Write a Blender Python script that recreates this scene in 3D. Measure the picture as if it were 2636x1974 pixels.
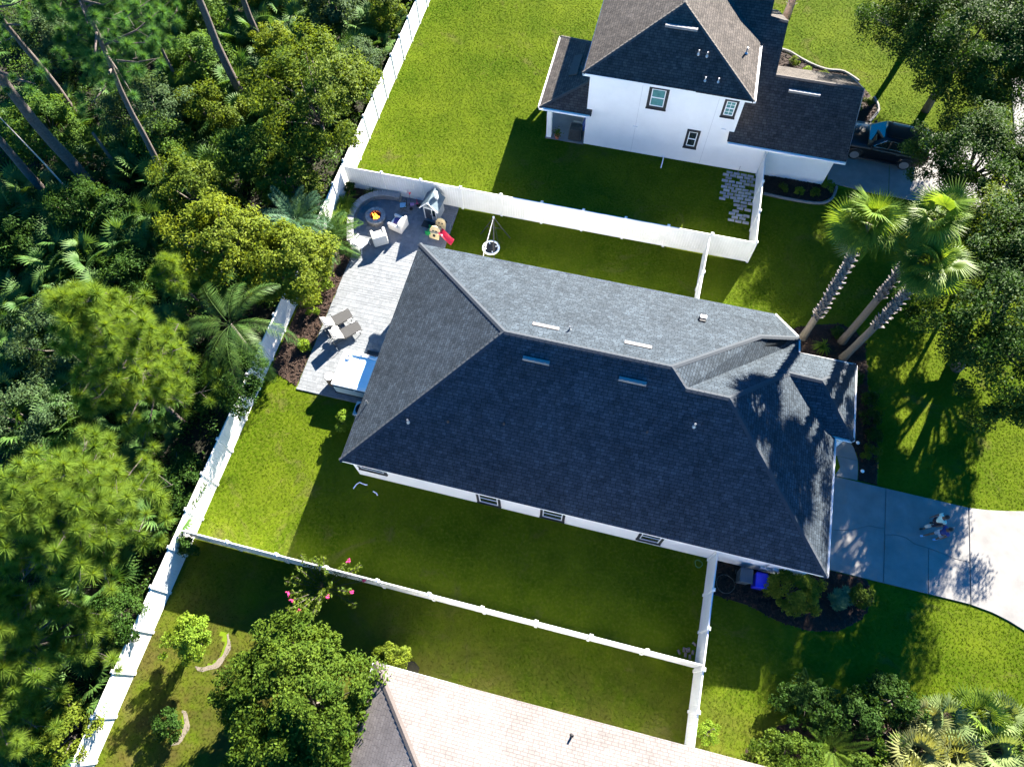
import bpy, math, random
import numpy as np
from mathutils import Vector, Matrix

# ---------------------------------------------------------------- camera, sky, sun, exposure
sc = bpy.context.scene
for o in list(bpy.data.objects): bpy.data.objects.remove(o)
COL = sc.collection
R = math.radians
cd = bpy.data.cameras.new('camera'); cam = bpy.data.objects.new('camera', cd); COL.objects.link(cam)
cam.matrix_world = Matrix(((0.969895, -0.212586, 0.118791, 0.0), (0.242756, 0.882736, -0.402302, 0.0), (-0.019337, 0.419028, 0.907767, 33.5), (0, 0, 0, 1)))
cd.sensor_width = 36.0; cd.lens = 36.0*1791.86/2636.0; cd.clip_start = 0.5; cd.clip_end = 2000
sc.camera = cam
SUN = Vector((0.67, 1.88, 1.0)).normalized()                      # from the ground towards the sun
EL = math.asin(SUN.z); AZ = math.atan2(SUN.x, SUN.y)
w = bpy.data.worlds.new('World'); sc.world = w; w.use_nodes = True
nt = w.node_tree; bg = nt.nodes['Background']
sk = nt.nodes.new('ShaderNodeTexSky'); sk.sky_type = 'NISHITA'; sk.sun_disc = False
sk.sun_elevation = EL; sk.sun_rotation = AZ; sk.air_density = 1.0; sk.dust_density = 0.0; sk.ozone_density = 8.0
hs = nt.nodes.new('ShaderNodeHueSaturation'); hs.inputs['Saturation'].default_value = 1.25; nt.links.new(sk.outputs[0], hs.inputs['Color']); nt.links.new(hs.outputs[0], bg.inputs[0]); bg.inputs[1].default_value = 0.05
sl = bpy.data.lights.new('sun', 'SUN'); sun = bpy.data.objects.new('sun', sl); COL.objects.link(sun)
sl.energy = 5.0; sl.angle = R(0.5); sl.color = (1.0, 0.92, 0.80)
sun.rotation_euler = (-SUN).to_track_quat('-Z', 'Y').to_euler(); sun.location = (20, 60, 45)
sc.view_settings.view_transform = 'Standard'; sc.view_settings.look = 'None'
sc.view_settings.exposure = 2.85; sc.view_settings.gamma = 1.0
sc.render.engine = 'CYCLES'
try:
    sc.cycles.max_bounces = 6; sc.cycles.diffuse_bounces = 3; sc.cycles.transparent_max_bounces = 8
except Exception: pass

# ---------------------------------------------------------------- helpers
def link(o, parent=None):
    COL.objects.link(o)
    if parent is not None: o.parent = parent
    return o
def tag(o, label=None, cat=None, group=None, kind=None):
    if label: o['label'] = label
    if cat: o['category'] = cat
    if group: o['group'] = group
    if kind: o['kind'] = kind
    return o
def thing(name, label, cat, loc=(0, 0, 0), rz=0.0, group=None, kind=None):
    o = bpy.data.objects.new(name, None); o.location = loc; o.rotation_euler = (0, 0, rz); o.empty_display_size = 0.2
    link(o); return tag(o, label, cat, group, kind)
class MB:
    def __init__(s): s.V = []; s.F = []; s.I = []
    def add(s, vs, fs, m=0):
        b = len(s.V); s.V += [tuple(v) for v in vs]; s.F += [tuple(i+b for i in f) for f in fs]; s.I += [m]*len(fs); return s
    def box(s, c, d, rz=0.0, m=0, taper=1.0):
        x, y, z = d[0]/2, d[1]/2, d[2]/2; cs, sn = math.cos(rz), math.sin(rz); vs = []
        for k in (-1, 1):
            t = 1.0 if k < 0 else taper
            for i, j in ((-1, -1), (1, -1), (1, 1), (-1, 1)):
                px, py = i*x*t, j*y*t; vs.append((c[0]+px*cs-py*sn, c[1]+px*sn+py*cs, c[2]+k*z))
        return s.add(vs, [(3, 2, 1, 0), (4, 5, 6, 7), (0, 1, 5, 4), (1, 2, 6, 5), (2, 3, 7, 6), (3, 0, 4, 7)], m)
    def b2(s, x0, x1, y0, y1, z0, z1, m=0): return s.box(((x0+x1)/2, (y0+y1)/2, (z0+z1)/2), (x1-x0, y1-y0, z1-z0), 0, m)
    def prism(s, poly, z0, z1, m=0):
        n = len(poly); a = sum(poly[i][0]*poly[(i+1) % n][1]-poly[(i+1) % n][0]*poly[i][1] for i in range(n))
        if a < 0: poly = poly[::-1]
        vs = [(p[0], p[1], z0) for p in poly]+[(p[0], p[1], z1) for p in poly]
        return s.add(vs, [tuple(range(n-1, -1, -1)), tuple(range(n, 2*n))]+[(i, (i+1) % n, n+(i+1) % n, n+i) for i in range(n)], m)
    def slab(s, poly, t, m=0):                      # 3d polygon with thickness t downwards
        n = len(poly); vs = [tuple(p) for p in poly]+[(p[0], p[1], p[2]-t) for p in poly]
        return s.add(vs, [tuple(range(n)), tuple(range(2*n-1, n-1, -1))]+[(i, n+i, n+(i+1) % n, (i+1) % n) for i in range(n)], m)
    def tube(s, pts, rad, n=8, m=0, cap=True):
        pts = [Vector(p) for p in pts]; k = len(pts)
        if not hasattr(rad, '__len__'): rad = [rad]*k
        vs = []; fs = []; ref = None
        for i, p in enumerate(pts):
            d = (pts[min(i+1, k-1)]-pts[max(i-1, 0)]).normalized()
            if ref is None: ref = Vector((0, 0, 1)) if abs(d.z) < 0.9 else Vector((1, 0, 0))
            a = d.cross(ref).normalized(); b = d.cross(a).normalized(); ref = -b if False else ref
            for j in range(n):
                t = 2*math.pi*j/n; vs.append(p+(a*math.cos(t)+b*math.sin(t))*rad[i])
        for i in range(k-1):
            for j in range(n): fs.append((i*n+j, (i+1)*n+j, (i+1)*n+(j+1) % n, i*n+(j+1) % n))
        if cap: fs += [tuple(range(n)), tuple(range(k*n-1, (k-1)*n-1, -1))]
        return s.add(vs, fs, m)
    def lathe(s, prof, n=24, c=(0, 0, 0), m=0, sx=1.0, sy=1.0):
        vs = []; fs = []; k = len(prof)
        for r, z in prof:
            for j in range(n):
                t = 2*math.pi*j/n; vs.append((c[0]+r*sx*math.cos(t), c[1]+r*sy*math.sin(t), c[2]+z))
        for i in range(k-1):
            for j in range(n): fs.append((i*n+j, i*n+(j+1) % n, (i+1)*n+(j+1) % n, (i+1)*n+j))
        fs += [tuple(range(n-1, -1, -1)), tuple(range((k-1)*n, k*n))]
        return s.add(vs, fs, m)
    def xform(s, M, start=0):
        for i in range(start, len(s.V)): s.V[i] = tuple(M @ Vector(s.V[i]))
        return s
    def mesh(s, name, mats, smooth=False):
        me = bpy.data.meshes.new(name); me.from_pydata(s.V, [], s.F)
        for mt in (mats if isinstance(mats, (list, tuple)) else [mats]): me.materials.append(mt)
        me.polygons.foreach_set('material_index', s.I)
        if smooth: me.polygons.foreach_set('use_smooth', [True]*len(me.polygons))
        me.update(); return me
    def obj(s, name, mats, parent=None, smooth=False, bevel=0.0, seg=2, sub=0):
        o = link(bpy.data.objects.new(name, s.mesh(name, mats, smooth)), parent)
        if bevel:
            b = o.modifiers.new('bevel', 'BEVEL'); b.width = bevel; b.segments = seg; b.limit_method = 'ANGLE'
        if sub:
            b = o.modifiers.new('sub', 'SUBSURF'); b.levels = b.render_levels = sub
        return o
def mesh_np(name, V, Fs, mats, idx=None, smooth=False):
    V = np.asarray(V, np.float32); me = bpy.data.meshes.new(name)
    Fs = [np.asarray(f, np.int32) for f in Fs if len(f)]
    me.vertices.add(len(V)); me.vertices.foreach_set('co', V.ravel())
    tot = np.concatenate([np.full(len(f), f.shape[1], np.int32) for f in Fs]); lo = np.concatenate([f.ravel() for f in Fs])
    me.loops.add(len(lo)); me.loops.foreach_set('vertex_index', lo)
    me.polygons.add(len(tot)); st = np.concatenate([[0], np.cumsum(tot)[:-1]]).astype(np.int32)
    me.polygons.foreach_set('loop_start', st)
    try: me.polygons.foreach_set('loop_total', tot)
    except Exception: pass
    for mt in (mats if isinstance(mats, (list, tuple)) else [mats]): me.materials.append(mt)
    if idx is not None: me.polygons.foreach_set('material_index', np.asarray(idx, np.int32))
    if smooth: me.polygons.foreach_set('use_smooth', np.ones(len(tot), bool))
    me.update(calc_edges=True); me.validate(); return me
def inpoly(P, poly):
    x, y = P[:, 0], P[:, 1]; r = np.zeros(len(P), bool); n = len(poly); j = n-1
    for i in range(n):
        xi, yi = poly[i][:2]; xj, yj = poly[j][:2]
        c = ((yi > y) != (yj > y)) & (x < (xj-xi)*(y-yi)/((yj-yi) if yj != yi else 1e-9)+xi); r ^= c; j = i
    return r
def rect(x0, x1, y0, y1): return [(x0, y0), (x1, y0), (x1, y1), (x0, y1)]

# ---------------------------------------------------------------- materials
MAT = {}
def nodes(name):
    m = bpy.data.materials.new(name); m.use_nodes = True; t = m.node_tree
    return m, t, t.nodes['Principled BSDF']
def N(t, typ, **kw):
    n = t.nodes.new(typ)
    for k, v in kw.items():
        if hasattr(n, k): setattr(n, k, v)
        else: n.inputs[k.replace('_', ' ')].default_value = v
    return n
def mixc(t, fac, a, b, blend='MIX'):
    n = t.nodes.new('ShaderNodeMix'); n.data_type = 'RGBA'; n.blend_type = blend
    for sock, v in ((n.inputs[0], fac), (n.inputs[6], a), (n.inputs[7], b)):
        if isinstance(v, bpy.types.NodeSocket): t.links.new(v, sock)
        elif isinstance(v, (tuple, list)): sock.default_value = (*v[:3], 1)
        else: sock.default_value = v
    return n.outputs[2]
def ramp(t, src, a, b):
    n = t.nodes.new('ShaderNodeMapRange'); n.inputs[1].default_value = a; n.inputs[2].default_value = b; t.links.new(src, n.inputs[0]); return n.outputs[0]
def mat(name, col, rough=0.6, var=0.12, scale=6.0, bump=0.0, bscale=60.0, metal=0.0, spec=0.4, col2=None, emit=None, rnd=0.0, coat=0.0):
    if name in MAT: return MAT[name]
    m, t, p = nodes(name); ge = N(t, 'ShaderNodeNewGeometry')
    n1 = N(t, 'ShaderNodeTexNoise', Scale=scale, Detail=6.0, Roughness=0.65); t.links.new(ge.outputs['Position'], n1.inputs['Vector'])
    lo = tuple(c*(1-var) for c in col) if col2 is None else col2; hi = tuple(min(1, c*(1+var)) for c in col) if col2 is None else col
    c = mixc(t, ramp(t, n1.outputs[0], 0.3, 0.7), lo, hi)
    if rnd:
        oi = N(t, 'ShaderNodeObjectInfo'); ad = N(t, 'ShaderNodeMath', operation='ADD'); t.links.new(oi.outputs['Random'], ad.inputs[0]); t.links.new(ge.outputs['Random Per Island'], ad.inputs[1])
        fr = N(t, 'ShaderNodeMath', operation='FRACT'); t.links.new(ad.outputs[0], fr.inputs[0])
        c = mixc(t, ramp(t, fr.outputs[0], 0, 1), tuple(1-rnd for _ in range(3)), tuple(1+rnd*0.6 for _ in range(3))) if False else mixc(t, 1.0, c, mixc(t, fr.outputs[0], (1-rnd,)*3, (1.0,)*3), 'MULTIPLY')
    t.links.new(c, p.inputs['Base Color']); p.inputs['Roughness'].default_value = rough; p.inputs['Metallic'].default_value = metal
    p.inputs['Specular IOR Level'].default_value = spec; p.inputs['Coat Weight'].default_value = coat
    if bump:
        n2 = N(t, 'ShaderNodeTexNoise', Scale=bscale, Detail=4.0); t.links.new(ge.outputs['Position'], n2.inputs['Vector'])
        b = N(t, 'ShaderNodeBump', Strength=bump, Distance=0.02); t.links.new(n2.outputs[0], b.inputs['Height']); t.links.new(b.outputs[0], p.inputs['Normal'])
    if emit: p.inputs['Emission Color'].default_value = (*emit[:3], 1); p.inputs['Emission Strength'].default_value = emit[3]
    MAT[name] = m; return m
def leafmat(name, c1, c2, trans=0.4, rough=0.6, spec=0.08, patch=0.5):
    if name in MAT: return MAT[name]
    m, t, p = nodes(name); ge = N(t, 'ShaderNodeNewGeometry'); oi = N(t, 'ShaderNodeObjectInfo')
    n1 = N(t, 'ShaderNodeTexNoise', Scale=0.9, Detail=3.0); t.links.new(ge.outputs['Position'], n1.inputs['Vector'])
    f = N(t, 'ShaderNodeMath', operation='MULTIPLY_ADD'); t.links.new(ge.outputs['Random Per Island'], f.inputs[0]); f.inputs[1].default_value = 1-patch
    g = N(t, 'ShaderNodeMath', operation='MULTIPLY'); t.links.new(ramp(t, n1.outputs[0], 0.3, 0.7), g.inputs[0]); g.inputs[1].default_value = patch; t.links.new(g.outputs[0], f.inputs[2])
    c = mixc(t, f.outputs[0], c1, c2)
    t.links.new(c, p.inputs['Base Color']); p.inputs['Roughness'].default_value = rough; p.inputs['Specular IOR Level'].default_value = spec
    tr = N(t, 'ShaderNodeBsdfTranslucent'); t.links.new(mixc(t, 1.0, c, (1.5, 1.35, 0.5), 'MULTIPLY'), tr.inputs[0])
    mx = N(t, 'ShaderNodeMixShader'); mx.inputs[0].default_value = trans
    t.links.new(p.outputs[0], mx.inputs[1]); t.links.new(tr.outputs[0], mx.inputs[2]); t.links.new(mx.outputs[0], t.nodes['Material Output'].inputs[0])
    MAT[name] = m; return m
def shingle(name, c1, c2, c3, amp=1.0):
    m, t, p = nodes(name); uv = N(t, 'ShaderNodeUVMap'); ge = N(t, 'ShaderNodeNewGeometry')
    br = N(t, 'ShaderNodeTexBrick', offset=0.5, offset_frequency=2, squash=0.8, squash_frequency=3); t.links.new(uv.outputs[0], br.inputs[0])
    for k, v in dict(Scale=1.0, Mortar_Size=0.011, Mortar_Smooth=0.2, Bias=0.0, Brick_Width=0.27, Row_Height=0.145).items(): br.inputs[k.replace('_', ' ')].default_value = v
    br.inputs['Color1'].default_value = (*c1, 1); br.inputs['Color2'].default_value = (*c2, 1); br.inputs['Mortar'].default_value = (*c3, 1)
    n1 = N(t, 'ShaderNodeTexNoise', Scale=5.0, Detail=8.0, Roughness=0.7); t.links.new(ge.outputs['Position'], n1.inputs['Vector'])
    n2 = N(t, 'ShaderNodeTexNoise', Scale=0.5, Detail=3.0); t.links.new(ge.outputs['Position'], n2.inputs['Vector'])
    wn = N(t, 'ShaderNodeTexVoronoi', Scale=3.4); t.links.new(uv.outputs[0], wn.inputs['Vector'])
    c = mixc(t, 1.0, br.outputs[0], mixc(t, ramp(t, n1.outputs[0], 0.25, 0.75), (1-.3*amp,)*3, (1+.25*amp,)*3), 'MULTIPLY')
    c = mixc(t, 1.0, c, mixc(t, ramp(t, n2.outputs[0], 0.3, 0.7), (0.85,)*3, (1.12,)*3), 'MULTIPLY')
    vb = N(t, 'ShaderNodeRGBToBW'); t.links.new(wn.outputs['Color'], vb.inputs[0]); c = mixc(t, 1.0, c, mixc(t, vb.outputs[0], (1-.22*amp,)*3, (1+.25*amp,)*3), 'MULTIPLY')
    t.links.new(c, p.inputs['Base Color']); p.inputs['Roughness'].default_value = 0.9; p.inputs['Specular IOR Level'].default_value = 0.15
    b = N(t, 'ShaderNodeBump', Strength=0.6, Distance=0.02); b.invert = True; t.links.new(br.outputs['Fac'], b.inputs['Height'])
    n3 = N(t, 'ShaderNodeTexNoise', Scale=70.0, Detail=3.0); t.links.new(ge.outputs['Position'], n3.inputs['Vector'])
    b2 = N(t, 'ShaderNodeBump', Strength=0.5, Distance=0.02); t.links.new(n3.outputs[0], b2.inputs['Height']); t.links.new(b.outputs[0], b2.inputs['Normal']); t.links.new(b2.outputs[0], p.inputs['Normal'])
    return m
WHITE = mat('white_vinyl', (0.73, 0.73, 0.72), 0.5, 0.05, 1.6, col2=(0.63, 0.645, 0.615))
STUCCO = mat('white_stucco', (0.82, 0.82, 0.81), 0.8, 0.035, 1.2, 0.25, 90)
TRIM = mat('white_trim', (0.82, 0.82, 0.82), 0.4, 0.03)
BLACKTRIM = mat('black_window_trim', (0.018, 0.02, 0.024), 0.5, 0.2)
GLASS = mat('window_glass', (0.02, 0.03, 0.035), 0.05, 0.3, 2.0, spec=0.8)
DARK = mat('dark_plastic', (0.02, 0.02, 0.022), 0.5, 0.2)
METAL = mat('grey_metal', (0.45, 0.46, 0.47), 0.4, 0.1, metal=0.7)
PALE = mat('pale_vent_metal', (0.20, 0.19, 0.185), 0.6, 0.1)
CONC = mat('concrete', (0.235, 0.225, 0.21), 0.85, 0.24, 1.1, 0.3, 70, col2=(0.155, 0.150, 0.142))
CURB = mat('kerb_concrete', (0.18, 0.172, 0.16), 0.85, 0.15, 5, 0.3, 60)
ASPH = mat('road_asphalt', (0.09, 0.089, 0.086), 0.9, 0.2, 3, 0.4, 90)
PAVER = mat('paver_concrete', (0.180, 0.195, 0.210), 0.8, 0.10, 9, 0.3, 80, rnd=0.22)
JOINT = mat('paver_joint_sand', (0.14, 0.147, 0.155), 0.95, 0.2, 20)
MULCH = mat('bark_mulch', (0.055, 0.029, 0.017), 0.95, 0.3, 25, 0.8, 40, col2=(0.018, 0.010, 0.007), rnd=0.5)
SOIL = mat('forest_soil', (0.023, 0.021, 0.010), 0.95, 0.4, 3, 0.7, 20, col2=(0.008, 0.009, 0.005))
SAND = mat('bare_sand', (0.15, 0.128, 0.098), 0.95, 0.2, 6, 0.6, 40)
BARK = mat('pine_bark', (0.13, 0.105, 0.092), 0.95, 0.35, 9, 0.9, 25, col2=(0.05, 0.04, 0.037))
BARK2 = mat('grey_bark', (0.098, 0.085, 0.072), 0.95, 0.3, 9, 0.8, 30)
PALMBARK = mat('palm_trunk', (0.130, 0.111, 0.091), 0.95, 0.25, 14, 0.8, 40)
BOOT = mat('palm_boot', (0.215, 0.195, 0.189), 0.9, 0.35, 14, rnd=0.5)
ROOF1 = shingle('charcoal_shingles', (0.047, 0.061, 0.076), (0.028, 0.038, 0.049), (0.010, 0.014, 0.018))
ROOF2 = shingle('brown_shingles', (0.082, 0.071, 0.062), (0.050, 0.044, 0.040), (0.020, 0.019, 0.019))
ROOF3 = shingle('tan_shingles', (0.150, 0.136, 0.132), (0.138, 0.124, 0.120), (0.100, 0.090, 0.087), .5)
L_OLIVE = leafmat('leaf_olive', (0.040, 0.078, 0.010), (0.125, 0.170, 0.018))
L_YEL = leafmat('leaf_yellow_green', (0.060, 0.100, 0.010), (0.180, 0.225, 0.022))
L_GREEN = leafmat('leaf_fresh_green', (0.034, 0.088, 0.016), (0.105, 0.180, 0.030))
L_DARK = leafmat('leaf_dark', (0.013, 0.043, 0.007), (0.043, 0.088, 0.012), 0.3)
L_GREY = leafmat('leaf_grey_green', (0.030, 0.066, 0.026), (0.082, 0.128, 0.050), 0.3)
L_MAG = leafmat('leaf_glossy', (0.022, 0.056, 0.007), (0.086, 0.130, 0.013), 0.3, 0.6, 0.05)
L_PINE = leafmat('pine_needles', (0.065, 0.130, 0.016), (0.175, 0.250, 0.032), 0.4)
L_PINE2 = leafmat('pine_needles_cool', (0.030, 0.105, 0.030), (0.090, 0.190, 0.050), 0.4)
L_PALM = leafmat('fan_palm_leaf', (0.055, 0.120, 0.014), (0.165, 0.235, 0.030), 0.4, 0.45, 0.15)
L_SAW = leafmat('palmetto_leaf', (0.024, 0.078, 0.018), (0.098, 0.172, 0.038), 0.35, 0.5, 0.12)
L_BLUE = leafmat('date_palm_leaf', (0.030, 0.095, 0.050), (0.105, 0.180, 0.090), 0.3, 0.5, 0.12)
L_QUEEN = leafmat('queen_palm_leaf', (0.020, 0.062, 0.012), (0.080, 0.135, 0.026), 0.3, 0.5, 0.15)
L_LIME = leafmat('leaf_lime', (0.08, 0.15, 0.012), (0.20, 0.29, 0.03))
L_PALE = leafmat('pale_palmetto_leaf', (0.075, 0.125, 0.040), (0.230, 0.290, 0.110), 0.35)
L_STRAW = leafmat('straw_leaf', (0.11, 0.135, 0.045), (0.26, 0.27, 0.11), 0.35)
PINK = mat('pink_blossom', (0.62, 0.04, 0.16), 0.6, 0.2, 20)
GRASS = None
def grassmat():
    m, t, p = nodes('grass_blades'); ge = N(t, 'ShaderNodeNewGeometry')
    n1 = N(t, 'ShaderNodeTexNoise', Scale=0.22, Detail=5.0, Roughness=0.6); t.links.new(ge.outputs['Position'], n1.inputs['Vector'])
    n2 = N(t, 'ShaderNodeTexNoise', Scale=7.0, Detail=3.0); t.links.new(ge.outputs['Position'], n2.inputs['Vector'])
    c = mixc(t, ramp(t, n1.outputs[0], 0.32, 0.68), (0.066, 0.128, 0.004), (0.148, 0.206, 0.012))
    c = mixc(t, ramp(t, n2.outputs[0], 0.45, 0.8), c, (0.160, 0.205, 0.022))
    n3 = N(t, 'ShaderNodeTexNoise', Scale=0.5, Detail=6.0, Roughness=0.7); t.links.new(ge.outputs['Position'], n3.inputs['Vector'])
    sx = N(t, 'ShaderNodeSeparateXYZ'); t.links.new(ge.outputs['Position'], sx.inputs[0])
    # thin, dry turf in the southern yard, where the grass itself is browner
    ms = N(t, 'ShaderNodeMath', operation='MULTIPLY'); t.links.new(ramp(t, sx.outputs[1], 4.0, -1.0), ms.inputs[0]); t.links.new(ramp(t, n3.outputs[0], 0.35, 0.6), ms.inputs[1])
    c = mixc(t, ms.outputs[0], c, (0.115, 0.108, 0.026))
    n5 = N(t, 'ShaderNodeTexNoise', Scale=0.3, Detail=9.0, Roughness=0.72, Distortion=1.2); t.links.new(ge.outputs['Position'], n5.inputs['Vector'])
    c = mixc(t, ramp(t, n5.outputs[0], 0.56, 0.74), c, (0.165, 0.155, 0.05))
    n4 = N(t, 'ShaderNodeTexNoise', Scale=0.9, Detail=8.0, Roughness=0.75, Distortion=0.6); t.links.new(ge.outputs['Position'], n4.inputs['Vector'])
    c = mixc(t, 1.0, c, mixc(t, ramp(t, n4.outputs[0], 0.35, 0.65), (0.78, 0.80, 0.85), (1.1, 1.06, 1.0)), 'MULTIPLY')
    t.links.new(c, p.inputs['Base Color']); p.inputs['Roughness'].default_value = 0.8; p.inputs['Specular IOR Level'].default_value = 0.03
    tr = N(t, 'ShaderNodeBsdfTranslucent'); t.links.new(mixc(t, 1.0, c, (1.5, 1.4, 0.5), 'MULTIPLY'), tr.inputs[0])
    mx = N(t, 'ShaderNodeMixShader'); mx.inputs[0].default_value = 0.5
    t.links.new(p.outputs[0], mx.inputs[1]); t.links.new(tr.outputs[0], mx.inputs[2]); t.links.new(mx.outputs[0], t.nodes['Material Output'].inputs[0])
    return m
GRASS = grassmat()
TURF = mat('turf_soil', (0.110, 0.165, 0.009), 0.95, 0.25, 0.8, 0.2, 40, col2=(0.072, 0.122, 0.006), spec=.03)
# ---------------------------------------------------------------- ground, paths, beds
def struct(name, o): return tag(o, kind='structure')
g = MB(); g.add([(-400, -400, 0), (400, -400, 0), (400, 400, 0), (-400, 400, 0)], [(0, 1, 2, 3)])
struct('ground', g.obj('ground', TURF))
g = MB(); g.add([(-120, -60, .006), (-17.36, -60, .006), (-17.36, 120, .006), (-120, 120, .006)], [(0, 1, 2, 3)])
struct('forest_floor', g.obj('forest_floor', SOIL))
# main driveway: concrete slabs with joints and two cracks
drv = thing('driveway', None, None, kind='structure')
b = MB(); b.prism([(11.0, 9.02), (18.65, 8.98), (19.6, 8.86), (20.96, 8.4), (25, 6.6), (25, 15.4), (21.25, 14.02), (19.55, 13.66), (18.66, 13.57), (11.0, 13.66)], .006, .02); b.obj('slab_base', JOINT, drv)
ck1 = [(11.0, 10.9), (12.65, 10.97), (13.36, 11.18), (14.06, 11.54), (14.78, 11.57)]
ck2 = [(14.82, 11.28), (15.3, 11.40), (15.77, 11.39), (16.2, 11.16), (16.83, 11.13), (17.45, 11.03), (18.0, 10.9), (18.64, 10.91)]
up = lambda c, d: [(x, y+d) for x, y in c]
i1 = [i for i, c in enumerate(ck2) if c[0] == 16.83][0]
for poly in ([(11, 13.68), (14.78, 13.63)]+up(ck1, .012)[::-1], [(11, 9.02)]+up(ck1, -.012)+[(14.78, 9.0)],
             [(14.82, 13.63), (18.64, 13.58)]+up(ck2, .012)[::-1], [(14.82, 9.0)]+up(ck2[:i1], -.012)+[(16.79, 11.12), (16.79, 8.99)],
             [(16.82, 8.99), (16.82, 11.10)]+up(ck2[i1+1:], -.012)+[(18.64, 8.97)],
             [(18.69, 13.58), (19.55, 13.68), (20.4, 13.84), (21.25, 14.04), (25, 15.4), (25, 6.6), (20.96, 8.37), (20.3, 8.64), (19.59, 8.84), (18.69, 8.96)]):
    m = MB(); m.prism(poly, .012, .06); m.obj('slab', CONC, drv, bevel=.008, seg=1)
wk = thing('front_walk', None, None, kind='structure')
for poly in ([(11.2, 14.78), (13.42, 14.78), (13.2, 15.4), (12.85, 15.85), (12.3, 16.3), (11.2, 16.3)], [(12.42, 14.76), (13.42, 14.76), (13.46, 14.2), (13.44, 13.72), (12.35, 13.70), (12.6, 14.2)]):
    m = MB(); m.prism(poly, .008, .05); m.obj('slab', CONC, wk, bevel=.008, seg=1)
d2 = thing('neighbour_driveway', None, None, kind='structure')
for x0, x1 in ((10.9, 14.46), (14.50, 18.2), (18.24, 22.0)):
    m = MB(); m.prism([(x0, 32.28 if x0 < 12 else 32.05), (x1, 31.95), (x1, 37.7), (x0, 37.7)], .008, .06); m.obj('slab', CONC, d2, bevel=.008, seg=1)
m = MB(); m.b2(22.75, 31, -40, 120, .004, .03); struct('road', m.obj('road', ASPH))
m = MB(); m.b2(22.15, 22.7, -40, 31.9, .004, .09); m.b2(21.9, 22.7, 37.8, 120, .004, .09); struct('street_kerb', m.obj('street_kerb', CURB, bevel=.03))
def bed(name, poly, chips, seed, size=.07):
    o = MB(); o.prism(poly, .004, .025); o = o.obj(name, MULCH); tag(o, kind='structure')
    rg = np.random.default_rng(seed); P = np.array(poly); lo, hi = P.min(0), P.max(0)
    Q = rg.uniform(lo, hi, (chips, 2)); Q = Q[inpoly(Q, poly)]; n = len(Q)
    c = np.c_[Q, rg.uniform(.03, .06, n)]; a = rg.uniform(0, 6.28, n); L = size*rg.uniform(.5, 1.4, n); W = L*.4
    t = np.c_[np.cos(a), np.sin(a), rg.normal(0, .35, n)]*L[:, None]; s = np.c_[-np.sin(a), np.cos(a), rg.normal(0, .35, n)]*W[:, None]
    V = np.stack([c-t-s, c+t-s, c+t+s, c-t+s], 1).reshape(-1, 3); F = np.arange(4*n).reshape(-1, 4)
    link(tag(bpy.data.objects.new('bark_chips', mesh_np('bark_chips', V, [F], MULCH)), kind='stuff'), o); return o
BEDS = dict(patio_bed=[(-17.2, 12.6), (-15.5, 12.0), (-15.48, 19.6), (-15.2, 20.4), (-15.95, 21.6), (-16.45, 22.6), (-16.55, 23.8), (-16.1, 25.0), (-15.3, 25.35), (-13.5, 25.35), (-13.5, 25.4), (-17.2, 25.4)],
            palm_bed=[(9.2, 21.1), (9.9, 21.75), (10.9, 22.15), (12.2, 22.5), (13.0, 22.25), (13.5, 21.6), (13.65, 20.4), (13.75, 19.0), (14.2, 17.3), (14.38, 15.5), (14.38, 13.72), (13.48, 13.76), (13.5, 14.4), (13.42, 15.0), (13.0, 15.8), (12.3, 16.2), (11.6, 16.5), (11.6, 18.2), (9.0, 18.4)],
            side_bed=[(7.2, 8.2), (7.3, 6.6), (9.0, 6.5), (10.2, 6.15), (11.6, 6.05), (12.9, 6.35), (13.9, 7.1), (14.4, 8.1), (14.1, 8.95), (11.2, 9.0), (11.0, 8.2)],
            neighbour_side_bed=[(7.2, 31.95), (7.25, 30.6), (8.9, 30.52), (10.5, 30.62), (11.15, 31.15), (11.4, 32.0), (10.9, 32.2)],
            neighbour_front_bed=[(10.6, 37.75), (13.1, 37.75), (13.62, 38.9), (13.32, 39.95), (12.35, 41.1), (11.35, 41.78), (10.4, 41.72), (9.5, 41.92), (8.5, 42.4), (7.3, 42.95), (6.2, 43.0), (6.2, 38.6), (10.6, 38.6)],
            corner_bed=[(9.4, .6), (10.6, 1.8), (12.2, 2.6), (14.2, 3.6), (16.0, 4.2), (18.5, 4.2), (20.2, 4.2), (24, 2.4), (24, -2), (9.4, -2)])
for i, (k, v) in enumerate(BEDS.items()): bed(k, v, {'patio_bed': 6000, 'palm_bed': 6000}.get(k, 3500), 40+i)
def edging(pts, label, gname='pale concrete edging around planting beds'):
    o = MB(); n = len(pts)
    P = [Vector((x, y, 0)) for x, y in pts]
    for s_ in range(1):
        vs = []; fs = []
        for i, p in enumerate(P):
            d = (P[min(i+1, n-1)]-P[max(i-1, 0)]).normalized(); q = Vector((-d.y, d.x, 0))*.075
            for a, z in ((-1, .0), (-1, .10), (-.6, .13), (.6, .13), (1, .10), (1, .0)): r = p+q*a; vs.append((r.x, r.y, z))
        for i in range(n-1):
            for j in range(5): fs.append((i*6+j, i*6+j+1, (i+1)*6+j+1, (i+1)*6+j))
        o.add(vs, fs)
    return tag(o.obj('bed_edging', CURB, smooth=False), label, 'edging', gname)
def smoothline(p, k=4):
    P = np.array(p, float); out = []
    for i in range(len(P)-1):
        a, b_, c, d = P[max(i-1, 0)], P[i], P[i+1], P[min(i+2, len(P)-1)]
        for j in range(k):
            t = j/k; out.append(tuple(.5*((2*b_)+(-a+c)*t+(2*a-5*b_+4*c-d)*t*t+(-a+3*b_-3*c+d)*t**3)))
    return out+[tuple(P[-1])]
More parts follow.
